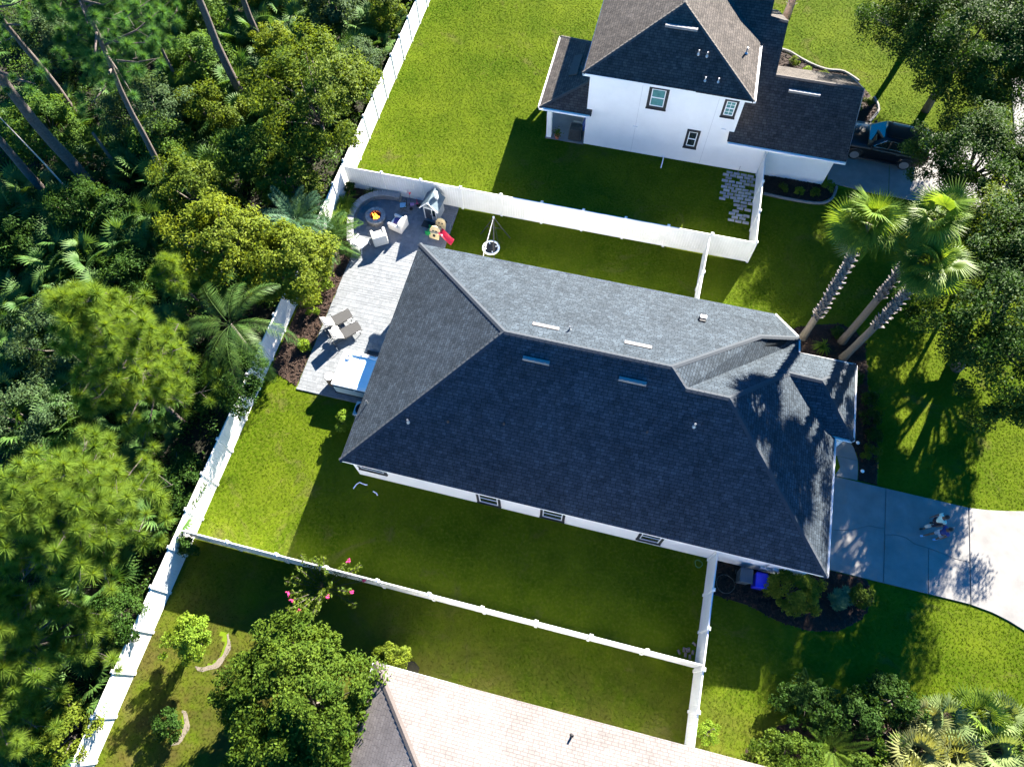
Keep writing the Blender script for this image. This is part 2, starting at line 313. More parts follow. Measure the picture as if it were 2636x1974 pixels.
edging(smoothline([(7.2, 43.1), (7.83, 42.94), (8.57, 42.48), (9.53, 42.02), (10.39, 41.82), (11.38, 41.88), (12.39, 41.22)]), 'wavy sunlit concrete edging behind the neighbour garage roof')
edging(smoothline([(13.38, 39.99), (13.7, 38.95), (13.16, 37.75)]), 'short bent concrete edging in front of the black SUV nose')
edging(smoothline([(7.25, 30.53), (8.93, 30.45), (10.55, 30.55), (11.24, 31.1), (11.46, 32.05)]), 'curved shaded concrete edging along the neighbour garage wall')
# bare sand rings round the young trees in the south yard
for i, (cx, cy, rr, a0, a1) in enumerate(((-14.55, -1.2, .95, -1.9, .9), (-14.75, -4.6, .72, -1.2, 1.4))):
    vs = []
    for j in range(13): a = a0+(a1-a0)*j/12; r = rr*(1+.05*math.sin(7*a)); vs.append((cx+r*math.cos(a), cy+r*1.05*math.sin(a)))
    for j in range(12, -1, -1): a = a0+(a1-a0)*j/12; r = rr-.08-.17*math.sin(math.pi*j/12)*(1+.2*math.sin(9*a)); vs.append((cx+r*math.cos(a), cy+r*1.05*math.sin(a)))
    o = MB(); o.prism(vs, .002, .012); tag(o.obj('sand_ring', SAND), kind='structure')
o = MB(); o.prism([(-5.75, .45), (-5.3, .5), (-5.0, .3), (-5.0, -.2), (-5.8, -.2)], .002, .02); tag(o.obj('bare_soil', SOIL), kind='structure')

# ---------------------------------------------------------------- lawn grass (stuff)
def patio_poly():
    p = [(-15.45, 11.82), (-10.3, 11.82), (-10.3, 25.42), (-14.2, 25.42)]
    for k in range(0, 15): a = R(100+k*8.2); p.append((-14.65+1.82*math.cos(a), 23.45+1.85*math.sin(a)))
    return p+[(-15.45, 20.6)]
PATIO = patio_poly()
HOLES = [PATIO, rect(-10.6, 11.0, 8.2, 20.3), rect(10, 11.8, 14.9, 18.2), rect(-4.1, 4.6, 32, 42.8), rect(-6.5, -4, 31.9, 37.6), rect(4.5, 10.6, 32, 38), rect(4.5, 6, 37, 44), rect(-6.2, 12, -14, -.3), rect(10.9, 18.7, 9.0, 13.66), rect(18.6, 25, 8.9, 13.6), rect(10.9, 22, 32, 37.7), rect(21.9, 40, -40, 120),
         [(18.6, 8.95), (19.6, 8.85), (20.96, 8.4), (25, 6.6), (25, 15.4), (21.25, 14.03), (19.5, 13.67)], [(11.0, 13.6), (13.46, 13.6), (13.46, 14.8), (12.4, 16.3), (11, 16.3)], rect(-.02, 0, 0, 0)]+list(BEDS.values())
def lawn():
    s = .2; X, Y = np.meshgrid(np.arange(-17.34, 23, s), np.arange(-9, 54, s)); P = np.c_[X.ravel()+s/2, Y.ravel()+s/2]
    k = np.ones(len(P), bool)
    for h in HOLES: k &= ~inpoly(P, h)
    for cx, cy, r in ((-14.55, -1.2, .9), (-14.75, -4.6, .66)):
        d = np.hypot(P[:, 0]-cx, P[:, 1]-cy); k &= ~((d > r-.25) & (d < r) & (P[:, 0] > cx+.2))
    P = P[k]; n = len(P); h = s/2
    V = np.stack([np.c_[P[:, 0]+a*h, P[:, 1]+b_*h, np.full(n, .006)] for a, b_ in ((-1, -1), (1, -1), (1, 1), (-1, 1))], 1).reshape(-1, 3)
    o = link(bpy.data.objects.new('lawn_grass', mesh_np('lawn_grass', V, [np.arange(4*n).reshape(-1, 4)], GRASS))); tag(o, 'short green lawn grass around the houses', None, None, 'stuff')
    ng = bpy.data.node_groups.new('grass_scatter', 'GeometryNodeTree'); ng.interface.new_socket('Geometry', in_out='INPUT', socket_type='NodeSocketGeometry'); ng.interface.new_socket('Geometry', in_out='OUTPUT', socket_type='NodeSocketGeometry')
    nd, lk = ng.nodes, ng.links; gi = nd.new('NodeGroupInput'); go = nd.new('NodeGroupOutput')
    di = nd.new('GeometryNodeDistributePointsOnFaces'); di.distribute_method = 'RANDOM'; di.inputs['Density'].default_value = 110.0; lk.new(gi.outputs[0], di.inputs['Mesh'])
    jn = nd.new('GeometryNodeJoinGeometry'); rg = random.Random(3)
    for i in range(9):
        co = nd.new('GeometryNodeMeshCone'); co.fill_type = 'NONE'; co.inputs['Vertices'].default_value = 3; co.inputs['Radius Top'].default_value = 0; co.inputs['Radius Bottom'].default_value = .009; co.inputs['Depth'].default_value = .018+.022*rg.random()
        tr = nd.new('GeometryNodeTransform'); lk.new(co.outputs['Mesh'], tr.inputs['Geometry']); a = rg.random()*6.28; r = .05*rg.random()
        tr.inputs['Translation'].default_value = (r*math.cos(a), r*math.sin(a), 0); tr.inputs['Rotation'].default_value = (rg.uniform(-1.35, 1.35), rg.uniform(-1.35, 1.35), a)
        lk.new(tr.outputs[0], jn.inputs[0])
    sm = nd.new('GeometryNodeSetMaterial'); sm.inputs['Material'].default_value = GRASS; lk.new(jn.outputs[0], sm.inputs[0])
    ip = nd.new('GeometryNodeInstanceOnPoints'); lk.new(di.outputs['Points'], ip.inputs['Points']); lk.new(sm.outputs[0], ip.inputs['Instance'])
    rv = nd.new('FunctionNodeRandomValue'); rv.data_type = 'FLOAT_VECTOR'; rv.inputs[0].default_value = (0, 0, 0); rv.inputs[1].default_value = (.2, .2, 6.28); lk.new(rv.outputs[0], ip.inputs['Rotation'])
    rs = nd.new('FunctionNodeRandomValue'); rs.data_type = 'FLOAT'; rs.inputs[2].default_value = .45; rs.inputs[3].default_value = 1.15; lk.new(rs.outputs[1], ip.inputs['Scale'])
    j2 = nd.new('GeometryNodeJoinGeometry'); lk.new(gi.outputs[0], j2.inputs[0]); lk.new(ip.outputs[0], j2.inputs[0]); lk.new(j2.outputs[0], go.inputs[0])
    o.modifiers.new('grass', 'NODES').node_group = ng
lawn()

# ---------------------------------------------------------------- patio of concrete pavers
def patio():
    rt = thing('patio', None, None, kind='structure')
    o = MB(); o.prism(PATIO, .006, .02); o.obj('joint_sand', JOINT, rt)
    rg = random.Random(8); cells = []; y = 11.83; hs = (.155, .235, .155, .31, .235)
    i = 0
    while y < 25.3:
        h = hs[(i*7+i//3) % 5]; h = min(h, 25.4-y); i += 1
        x = -16.6-rg.random()*.2
        while x < -10.35:
            wd = rg.choice((.155, .235, .31, .235)); cells.append((x, y, wd, h)); x += wd
        y += h
    keep = []; P = np.array([(c[0]+c[2]/2, c[1]+c[3]/2) for c in cells]); ins = inpoly(P, PATIO)
    def clip(c):
        x0, y0, x1, y1 = max(c[0], -17), c[1], min(c[0]+c[2], -10.32), c[1]+c[3]
        if y1 < 20.9: x0 = max(x0, -15.45)
        return (x0, y0, x1-x0, y1-y0) if x1-x0 > .05 else None
    for c, k in zip(cells, ins):
        if k or (c[1] < 20.6 and c[0]+c[2] > -15.4 and c[0] < -15.3):
            q = clip(c)
            if q: keep.append(q)
    def vis(c):                                      # the open paving between chairs and hot tub shows largest
        x, y_ = c[0], c[1]; inn = x+.7*(25-y_)*0 < -11.2
        return c[2]*c[3]+(1 if (x < -11.0 and y_ > 14.5 and x < -13.6+(y_-12)*.26) else 0)
    keep.sort(key=vis, reverse=True); cache = {}
    def geo(wd, h, z=.0):
        b_ = .006; m = MB(); x, y_ = wd/2-.0022, h/2-.0022
        vs = [(i_*x, j*y_, 0) for i_, j in ((-1, -1), (1, -1), (1, 1), (-1, 1))]+[(i_*x, j*y_, .042) for i_, j in ((-1, -1), (1, -1), (1, 1), (-1, 1))]+[(i_*(x-b_), j*(y_-b_), .05) for i_, j in ((-1, -1), (1, -1), (1, 1), (-1, 1))]
        return vs, [(0, 1, 5, 4), (1, 2, 6, 5), (2, 3, 7, 6), (3, 0, 4, 7), (4, 5, 9, 8), (5, 6, 10, 9), (6, 7, 11, 10), (7, 4, 8, 11), (8, 9, 10, 11)]
    rest = MB()
    for n, (x, y_, wd, h) in enumerate(keep):
        z = .012+rg.uniform(0, .006)
        if n < 300:
            k = (round(wd, 3), round(h, 3))
            if k not in cache: m = MB(); m.add(*geo(*k)); cache[k] = m.mesh('paver', PAVER)
            p = link(bpy.data.objects.new('paver', cache[k]), rt); p.location = (x+wd/2, y_+h/2, z)
        else:
            vs, fs = geo(wd, h); rest.add([(a+x+wd/2, b_+y_+h/2, c+z) for a, b_, c in vs], fs)
    tag(rest.obj('paver_field', PAVER, rt), kind='stuff')
patio()
# stepping pavers set in the neighbour's grass
sp = thing('stepping_pavers', None, None, kind='structure'); rg = random.Random(5); pm = MB(); pm.box((0, 0, .02), (.36, .17, .05)); pm = pm.mesh('paver', mat('pale_paver', (0.36, 0.36, 0.33), .85, .15, 8, rnd=.3))
for (x0, x1, y0, y1) in ((4.9, 6.7, 29.6, 31.75), (5.6, 6.6, 28.15, 29.35)):
    y = y0; r = 0
    while y < y1:
        x = x0+(.2 if r % 2 else 0)
        while x < x1:
            if rg.random() < .9: p = link(bpy.data.objects.new('paver', pm), sp); p.location = (x+rg.uniform(-.02, .02), y+rg.uniform(-.02, .02), rg.uniform(-.005, .01)); p.rotation_euler = (0, 0, rg.uniform(-.06, .06))
            x += .43
        y += .235; r += 1

# ---------------------------------------------------------------- fences
def fence(label, pts, step, ends=(True, True), gate=None, group='white vinyl privacy fences'):
    rt = thing('privacy_fence', label, 'fence', (pts[0][0], pts[0][1], 0), 0, group); ox, oy = pts[0]
    pm = MB(); pm.box((0, 0, .94), (.127, .127, 1.88)); pm = pm.mesh('post', WHITE)
    cm = MB(); cm.add([(-.08, -.08, 0), (.08, -.08, 0), (.08, .08, 0), (-.08, .08, 0), (-.08, -.08, .03), (.08, -.08, .03), (.08, .08, .03), (-.08, .08, .03), (0, 0, .085)], [(3, 2, 1, 0), (0, 1, 5, 4), (1, 2, 6, 5), (2, 3, 7, 6), (3, 0, 4, 7), (4, 5, 8), (5, 6, 8), (6, 7, 8), (7, 4, 8)]); cm = cm.mesh('post_cap', WHITE)
    cache = {}
    for (xa, ya), (xb, yb) in zip(pts, pts[1:]):
        L = math.hypot(xb-xa, yb-ya); n = max(1, round(L/step)); a = math.atan2(yb-ya, xb-xa); s = L/n; k = round(s, 3)
        if k not in cache:
            p = MB(); p.b2(.07, s-.07, -.019, .019, .14, 1.72); e = MB(); e.b2(.064, s-.064, -.026, .026, 1.68, 1.83); f = MB(); f.b2(.064, s-.064, -.026, .026, .05, .2)
            q = MB(); x = .07; nb = max(4, round((s-.14)/.152)); wb = (s-.14)/nb
            for i in range(nb): q.b2(x+i*wb+.003, x+(i+1)*wb-.003, -.021, .021, .15, 1.71)
            cache[k] = (q.mesh('panel', WHITE), e.mesh('top_rail', WHITE), f.mesh('bottom_rail', WHITE))
        for i in range(n+1):
            x, y = xa+(xb-xa)*i/n-ox, ya+(yb-ya)*i/n-oy
            if (i > 0 or ((xa, ya) == pts[0] and ends[0])) and (i < n or (xb, yb) != pts[-1] or ends[1]):
                po = link(bpy.data.objects.new('post', pm), rt); po.location = (x, y, 0); po.rotation_euler = (0, 0, a)
                c = link(bpy.data.objects.new('post_cap', cm), po); c.location = (0, 0, 1.88)
            if i < n:
                for nm, me in zip(('panel', 'top_rail', 'bottom_rail'), cache[k]):
                    po = link(bpy.data.objects.new(nm, me), rt); po.location = (x, y, 0); po.rotation_euler = (0, 0, a)
    return rt
WX = -17.36
fence('white fence between the woods and both back yards, longest of all', [(WX, -12.02), (WX, 50.98)], 1.79)
fence('white fence between patio yard and upper neighbour lawn', [(WX+.07, 25.38), (6.82, 25.42)], 2.4, (False, True))
fence('white fence with crape myrtle over it, along the south yard', [(WX+.07, 3.25), (6.88, 3.28)], 2.41, (False, False))
fence('short white fence from the neighbour wall beside stepping pavers', [(6.82, 25.49), (6.72, 31.9)], 2.1, (False, True))
fence('short white fence between the long fence and the main roof north edge', [(4.32, 25.33), (4.22, 20.35)], 2.4, (False, True))
fence('white fence beside the bins running down to the tan roof', [(6.85, 8.12), (6.88, -.22)], 1.6, (True, True))
# ---------------------------------------------------------------- houses
def roofmesh(name, planes, material, parent, t=.07, label=None):
    V = []; F = []; UV = []
    for poly in planes:
        P = [Vector(p) for p in poly]; n = Vector((0, 0, 0))
        for i in range(len(P)): n += P[i].cross(P[(i+1) % len(P)])
        n.normalize()
        if n.z < 0: P = P[::-1]; n = -n
        u = Vector((0, 0, 1)).cross(n); u = u.normalized() if u.length > 1e-4 else Vector((1, 0, 0)); v = n.cross(u)
        b0 = len(V); k = len(P); V += [tuple(p) for p in P]+[(p.x, p.y, p.z-t) for p in P]
        F.append(tuple(range(b0, b0+k))); UV.append([(p.dot(u), p.dot(v)) for p in P])
        F.append(tuple(range(b0+2*k-1, b0+k-1, -1))); UV.append([(0, 0)]*k)
        for i in range(k): F.append((b0+i, b0+k+i, b0+k+(i+1) % k, b0+(i+1) % k)); UV.append([(0, 0)]*4)
    me = bpy.data.meshes.new(name); me.from_pydata(V, [], F); me.materials.append(material)
    l = me.uv_layers.new(name='UVMap'); flat = [c for f in UV for q in f for c in q]; l.data.foreach_set('uv', flat); me.update()
    o = link(bpy.data.objects.new(name, me), parent)
    if label: o['label'] = label
    return o
def ridgecaps(parent, segs, material, w=.12, step=.26):
    o = MB()
    for a, b_ in segs:
        a, b_ = Vector(a), Vector(b_)
        if a.z > b_.z: a, b_ = b_, a
        d = b_-a; L = d.length; d.normalize(); s = Vector((-d.y, d.x, 0)).normalized(); up_ = s.cross(d); up_ = -up_ if up_.z < 0 else up_; k = max(1, int(L/step))
        for i in range(k):
            p, q = a+d*(L*i/k), a+d*(L*(i+1)/k+.02); z0, z1 = up_*.034, up_*.016
            drop = Vector((0, 0, -.055))
            vs = [p+z0, p+s*w+z0+drop, p-s*w+z0+drop, q+z1, q+s*w+z1+drop, q-s*w+z1+drop, p+s*w+drop*1.9, p-s*w+drop*1.9]
            o.add(vs, [(0, 3, 4, 1), (2, 5, 3, 0), (0, 1, 6), (0, 6, 7), (0, 7, 2)])
    return o.obj('ridge_cap', material, parent)
def gutter(parent, a, b_, z, out, name='gutter', sz=.12):
    a, b_ = Vector((*a, z)), Vector((*b_, z)); d = (b_-a); L = d.length; d.normalize(); o = MB(); s = Vector((*out, 0)).normalized()*sz
    prof = [(0, -.14), (1, -.12), (1, 0), (.88, 0), (.85, -.09), (.1, -.10), (.1, 0), (0, 0)]
    vs = []; fs = []
    for p in (a, b_):
        for u, v in prof: q = p+s*u; vs.append((q.x, q.y, q.z+v))
    n = len(prof)
    fs = [(i, (i+1) % n, n+(i+1) % n, n+i) for i in range(n)]+[tuple(range(n)), tuple(range(2*n-1, n-1, -1))]
    return o.add(vs, fs).obj(name, TRIM, parent)
def window_s(parent, x0, x1, z0, z1, y, split=True, grid=False, trim=.13, glass=GLASS):
    """window in a wall facing -y: dark surround, white frame, two sashes"""
    rt = MB()
    for bx in ((x0, x1, z1-trim, z1), (x0, x1, z0, z0+trim), (x0, x0+trim, z0+trim, z1-trim), (x1-trim, x1, z0+trim, z1-trim)): rt.b2(bx[0], bx[1], y-.05, y+.02, bx[2], bx[3])
    rt = rt.obj('window', BLACKTRIM, parent); a, b_, c, d = x0+trim, x1-trim, z0+trim, z1-trim; f = MB(); w_ = .05
    for bx in ((a, b_, d-w_, d), (a, b_, c, c+w_), (a, a+w_, c+w_, d-w_), (b_-w_, b_, c+w_, d-w_)): f.b2(bx[0], bx[1], y-.035, y+.02, bx[2], bx[3])
    zs = [c+w_, d-w_]
    if split: zm = (c+d)/2; f.b2(a+w_, b_-w_, y-.03, y+.02, zm-.03, zm+.03); zs = [c+w_, zm-.03, zm+.03, d-w_]
    if grid:
        xm = (a+b_)/2; f.b2(xm-.012, xm+.012, y-.026, y+.02, c+w_, d-w_)
        for t_ in (.25, .75): zz = c+(d-c)*t_; f.b2(a+w_, b_-w_, y-.024, y+.018, zz-.012, zz+.012)
    f.obj('window_frame', TRIM, rt)
    for i in range(0, len(zs), 2):
        p = MB(); p.b2(a+w_, b_-w_, y-.015, y-.005, zs[i], zs[i+1]); p.obj('window_pane', glass, rt)
    s = MB(); s.b2(x0-.02, x1+.02, y-.09, y-.001, z0-.05, z0-.002); s.obj('window_sill', BLACKTRIM if True else TRIM, rt)
    return rt
def vent(parent, x, y, z, L, slope, name='roof_vent', material=PALE):
    """off-ridge vent: long low hood; slope = dz/dy of the roof there"""
    o = MB(); up_ = 1 if slope > 0 else -1; w_ = .17
    lo = y-up_*w_/2; hi = y+up_*w_/2; zl = z-abs(slope)*w_/2; zh = z+abs(slope)*w_/2+.02
    vs = []
    for xx in (x-L/2, x+L/2): vs += [(xx, lo, zl), (xx, lo, zh-.02), (xx, lo+up_*.02, zh+.005), (xx, hi, zh+.02), (xx, hi, zh-.05)]
    o.add(vs, [(0, 1, 6, 5), (1, 2, 7, 6), (2, 3, 8, 7), (3, 4, 9, 8), (4, 0, 5, 9), (4, 3, 2, 1, 0), (5, 6, 7, 8, 9)])
    return o.obj(name, material, parent)
def pipe(parent, x, y, z, r=.04, h=.3, material=None, name='vent_pipe'):
    o = MB(); o.lathe([(r*2.4, -.08), (r*2.2, .0), (r*1.1, .06), (r, .08), (r, h), (r*.75, h), (r*.7, h-.05)], 12, (x, y, z)); return o.obj(name, material or METAL, parent)
e = 2.65
# --- main house
h1 = thing('single_storey_house', 'white single storey house under the large charcoal hip roof', 'house', (0, 14, 0)); off = Matrix.Translation((0, -14, 0))
def L1(o): o.location = (0, -14, 0); return o
wl = MB(); wl.prism([(-10.59, 8.2), (10.85, 8.2), (10.85, 14.9), (8.8, 14.9), (8.8, 19.15), (7.75, 20.28), (-10.59, 20.28)], 0, 2.52); L1(wl.obj('wall', STUCCO, h1))
WB = h1.children[0]
A = dict(NW=(-10.9, 20.57, e), SW=(-10.9, 7.95, e), SE=(11.32, 7.97, e), RW=(-4.45, 14.27, 6.62), RE=(2.94, 14.27, 6.62), Ra=(3.72, 13.6, 6.2), Rb=(5.59, 13.6, 6.2), BT=(7.1, 18.2, 4.12), Ne=(7.97, 20.57, e), Be=(9.27, 19.45, e), Bs=(9.33, 18.62, e), V1=(8.55, 18.57, 2.8), PRw=(8.5, 16.5, 4.2), PRe=(10.05, 16.5, 4.12), pNE=(12.08, 18.57, e), pSE=(12.13, 14.55, e), PV=(10.95, 14.56, 2.8), En=(11.3, 14.5, e))
K = lambda s: [A[k] for k in s.split()]
r1 = L1(roofmesh('roof', [K('SW SE Rb Ra RE RW'), K('NW SW RW'), K('NW RW RE BT Ne'), K('BT Be Ne'), K('RE Ra V1 Bs Be BT'), K('Ra Rb PRw V1'), K('PRw PRe pNE V1'), K('PRe pSE pNE'), K('PRw PV PRe'), K('PV pSE PRe'), K('Rb SE En'), K('Rb En PV'), K('Rb PV PRw')], ROOF1, h1))
CAP1 = mat('charcoal_cap_shingle', (0.034, 0.042, 0.052), .9, .2, 20, .4, 80)
ridgecaps(r1, [K(s) for s in ('NW RW', 'SW RW', 'RW RE', 'RE Ra', 'Ra Rb', 'Rb SE', 'RE BT', 'BT Be', 'Rb PRw', 'PRw PRe', 'PRe pNE', 'PRe pSE')], CAP1)
so = MB(); so.prism([(-10.86, 8.0), (11.28, 8.0), (11.28, 14.6), (12.08, 14.6), (12.05, 18.5), (9.3, 18.6), (9.22, 19.4), (7.95, 20.5), (-10.86, 20.5)], 2.505, 2.56); so.obj('soffit', TRIM, r1)
fa = MB()
for a, b_ in (('SW', 'SE'), ('NW', 'SW'), ('NW', 'Ne'), ('Ne', 'Be'), ('Be', 'Bs'), ('V1', 'pNE'), ('pNE', 'pSE'), ('PV', 'pSE'), ('En', 'SE')):
    p, q = Vector(A[a][:2]), Vector(A[b_][:2]); d = (q-p); c = (p+q)/2
    n = Vector((d.y, -d.x)).normalized(); ctr = Vector((.3, 14.3)); n = n if (c-ctr).dot(n) > 0 else -n
    if a in ('PV',): n = Vector((0, -1))
    c = c-n*.012; fa.box((c.x, c.y, 2.575), (d.length-.01, .03, .135), math.atan2(d.y, d.x))
fa.obj('fascia', TRIM, r1)
for a, b_, out in (((11.32, 7.97), (11.3, 14.45), (1, 0)), ((12.13, 14.55), (12.08, 18.57), (1, 0)), ((8.7, 18.57), (12.08, 18.57), (0, 1)), ((10.7, 14.55), (12.1, 14.55), (0, -1)), ((9.28, 19.4), (9.33, 18.7), (1, 0)), ((8.0, 20.56), (9.25, 19.5), (.67, .74))): gutter(r1, a, b_, 2.64, out, sz=.08)
for x, y in ((-2.82, 13.45), (1.46, 13.45)): vent(r1, x, y, 2.65+(y-7.95)*.628, 1.2, .628)
for x, y in ((-2.8, 15.3), (1.4, 15.36)): vent(r1, x, y, 2.65+(20.57-y)*.63, 1.22, -.63)
for x, y, h, r in ((-8.0, 10.09, .28, .04), (-6.19, 10.45, .2, .03), (-3.67, 10.86, .2, .03), (2.55, 11.74, .2, .025), (4.43, 12.32, .3, .04)): pipe(r1, x, y, 2.65+(y-7.95)*.628, r, h, METAL if r > .03 else DARK)
pipe(r1, -1.73, 15.45, 5.86, .04, .32, METAL); pipe(r1, -10.5, 10.94, 2.85, .03, .35, METAL)
o = MB(); o.box((4.29, 18.55, 3.98), (.36, .36, .2), 0, 0, .85); k = len(o.V); sk_ = o.obj('exhaust_vent', DARK, r1, bevel=.02); o = MB(); o.box((4.31, 18.66, 4.09), (.3, .18, .05)); o.obj('vent_cap', METAL, r1)
for x0, x1, z0, z1 in ((-10.34, -8.9, 1.22, 2.2), (-4.44, -3.26, .33, 2.0), (-1.32, -.13, .4, 2.0), (3.33, 4.47, .55, 2.1)): L1(window_s(h1, x0, x1, z0, z1, 8.2, trim=.12))
gd = MB(); gd.b2(10.84, 10.9, 9.0, 13.7, 0, 2.2); gd = L1(gd.obj('garage_door', TRIM, h1))
for i in range(4):
    p = MB(); p.b2(10.9, 10.92, 9.05, 13.65, .04+i*.54, .54+i*.54); p.obj('door_panel', TRIM, gd, bevel=.01)
for x, z, w_, h in ((9.12, .95, .28, .42), (9.36, .85, .18, .3), (9.6, 1.1, .26, .3)): m = MB(); m.b2(x-w_/2, x+w_/2, 8.06, 8.2, z-h/2, z+h/2); m.obj('meter_box', mat('meter_grey', (.42, .43, .44), .5, .1), WB, bevel=.02)
m = MB(); m.tube([(9.12, 8.12, 1.16), (9.12, 8.12, 2.5)], .03); m.obj('conduit', METAL, WB)
pl = MB(); pl.b2(11.75, 11.95, 18.1, 18.3, 0, 2.52); pl.b2(11.75, 11.95, 14.75, 14.95, 0, 2.52)
L1(pl.obj('porch_column', STUCCO, h1))
# --- neighbour house with upper floor
h2 = thing('two_storey_house', 'white two storey house with brown shingle roof beyond the upper fence', 'house', (0, 36, 0))
def L2(o): o.location = (0, -36, 0); return o
wl = MB(); wl.prism([(-4.05, 32), (4.57, 32), (4.57, 35.6), (4.3, 42.8), (-4.05, 42.8)], 0, 5.5); wl.prism([(4.572, 32.004), (10.58, 32.004), (10.58, 37.8), (5.6, 37.8), (5.6, 42), (4.572, 42)], 0, 2.55); w2 = L2(wl.obj('wall', STUCCO, h2))
Q = dict(a=(-4.42, 31.7, 5.6), b=(4.95, 31.64, 5.6), c=(4.86, 36.0, 5.6), ap=(.24, 35.46, 7.85), t=(.24, 41.2, 7.95), n=(.24, 39.4, 7.85), wn=(-4.42, 43.1, 5.6), ne=(4.6, 43.1, 5.6))
K2 = lambda s: [Q[k] for k in s.split()]
r2 = L2(roofmesh('upper_roof', [K2('a b ap'), K2('a ap n wn'), K2('b c ne n ap'), K2('wn n ne')], ROOF2, h2))
CAP2 = mat('brown_cap_shingle', (0.068, 0.06, 0.053), .9, .2, 20, .4, 80)
ridgecaps(r2, [K2('a ap'), K2('b ap'), K2('ap n'), K2('wn n'), K2('ne n')], CAP2)
m = MB(); m.b2(-4.38, 4.6, 31.72, 43.0, 5.46, 5.5); m.obj('soffit', TRIM, r2)
m = MB(); m.b2(-4.42, 4.95, 31.66, 31.69, 5.42, 5.57); m.b2(-4.44, -4.41, 31.69, 43.1, 5.42, 5.57); m.obj('fascia', TRIM, r2); gutter(r2, (4.95, 31.64), (4.86, 36.0), 5.58, (1, 0))
vent(r2, .33, 34.35, 5.6+(34.35-31.7)*.6, 1.75, .6)
for x, y, z in ((1.52, 33.31, 6.6), (1.99, 33.28, 6.58), (2.18, 32.2, 5.92), (2.88, 32.24, 5.94)): pipe(r2, x, y, z, .035, .24, METAL)
pipe(r2, 4.1, 34.7, 6.0, .05, .35, METAL)
def zg(y): return 2.62+(y-31.52)*.62
g1 = [(4.3, 31.55, zg(31.55)), (11.0, 31.5, 2.62), (10.95, 34.92, zg(34.92)), (6.12, 34.92, zg(34.92)), (6.09, 37.4, zg(37.4)), (5.1, 37.52, zg(37.52)), (5.0, 41.0, zg(41.0)), (1.2, 41.0, zg(41.0)), (1.2, 35.0, zg(35)), (4.3, 34.0, zg(34))]
zr = zg(34.92); zr2 = zg(37.4)
r3 = L2(roofmesh('garage_roof', [g1, [(10.95, 34.93, zr), (10.95, 38.35, 2.62), (6.6, 38.3, 2.62), (6.12, 34.93, zr)], [(6.09, 37.41, zr2), (6.2, 43.3, 2.62), (4.3, 43.3, 2.62), (4.3, 37.5, zr2)]], ROOF2, h2))
ridgecaps(r3, [((10.95, 34.92, zr), (6.12, 34.92, zr))], CAP2); ridgecaps(r3, [((6.09, 37.4, zr2), (5.1, 37.5, zr2))], CAP2)
vent(r3, 7.86, 34.3, zg(34.3), 1.75, .62); gutter(r3, (4.36, 31.52), (11.0, 31.5), 2.6, (0, -1))
m = MB(); m.b2(10.9, 11.02, 31.52, 31.56, 2.45, 2.6)
m.add([(11.0, 31.5, 2.62), (11.0, 34.92, zr), (11.0, 38.35, 2.62), (11.0, 38.35, 2.46), (11.0, 34.92, zr-.17), (11.0, 31.5, 2.46), (10.96, 31.5, 2.62), (10.96, 34.92, zr), (10.96, 38.35, 2.62), (10.96, 38.35, 2.46), (10.96, 34.92, zr-.17), (10.96, 31.5, 2.46)], [(0, 1, 4, 5), (1, 2, 3, 4), (6, 11, 10, 7), (7, 10, 9, 8)]); m.obj('rake_board', TRIM, r3)
m = MB(); m.b2(4.6, 10.95, 31.56, 38.0, 2.5, 2.54); m.obj('soffit', TRIM, r3)
m = MB(); m.add([(10.58, 32, 2.54), (10.58, 37.8, 2.54), (10.58, 34.92, zr-.1), (10.5, 32, 2.54), (10.5, 37.8, 2.54), (10.5, 34.92, zr-.1)], [(0, 1, 2), (3, 5, 4)]); m.obj('gable_wall', STUCCO, r3)
m = MB(); m.b2(10.56, 10.64, 32.5, 37.3, 0, 2.2); L2(m.obj('garage_door', TRIM, h2))
GT = mat('teal_blind_glass', (0.10, 0.26, 0.25), .12, .25, 3.0, spec=.7)
L2(window_s(h2, -.67, .46, 3.69, 5.22, 32.0, glass=GT, trim=.17)); L2(window_s(h2, 3.51, 4.3, 3.93, 5.17, 32.0, True, True, glass=GT, trim=.13)); L2(window_s(h2, 1.97, 2.75, 1.2, 2.59, 32.0, trim=.14))
for x, z in ((-1.06, 2.07), (3.96, 2.98)): m = MB(); m.box((x, 31.97, z), (.28, .06, .12)); m.obj('wall_vent', TRIM, w2, bevel=.01)
for x in (-1.05, 3.2): m = MB(); m.b2(x-.012, x+.012, 31.994, 32.02, .05, 5.3); m.obj('control_joint', mat('joint_grey', (.62, .62, .62), .8), w2)
# lanai at the back of the neighbour house
ln = [(-6.87, 31.72, 2.62), (-6.9, 37.9, 2.62), (-4.04, 36.4, 3.75), (-4.04, 33.4, 3.75)]
r4 = L2(roofmesh('lanai_roof', [ln, [(-6.87, 31.72, 2.62), (-3.72, 31.72, 2.62), (-3.72, 31.98, 2.8), (-4.04, 33.4, 3.75)], [(-6.9, 37.9, 2.62), (-4.04, 37.9, 2.62), (-4.04, 36.4, 3.75)]], ROOF2, h2))
ridgecaps(r4, [(ln[0], ln[3]), (ln[1], ln[2])], CAP2)
gutter(r4, (-6.87, 31.72), (-3.8, 31.72), 2.62, (0, -1)); gutter(r4, (-6.87, 31.75), (-6.9, 37.9), 2.62, (-1, 0), sz=.09)
m = MB(); L_ = 1.7
m.add([(-5.6, 34.0, 3.12), (-5.6, 35.7, 3.12), (-5.6, 34.0, 3.24), (-5.6, 35.7, 3.24), (-5.1, 34.0, 3.40), (-5.1, 35.7, 3.40), (-5.1, 34.0, 3.30), (-5.1, 35.7, 3.30)], [(0, 2, 3, 1), (2, 4, 5, 3), (0, 6, 4, 2), (1, 3, 5, 7), (4, 6, 7, 5)]); m.obj('roof_vent', CAP2, r4)
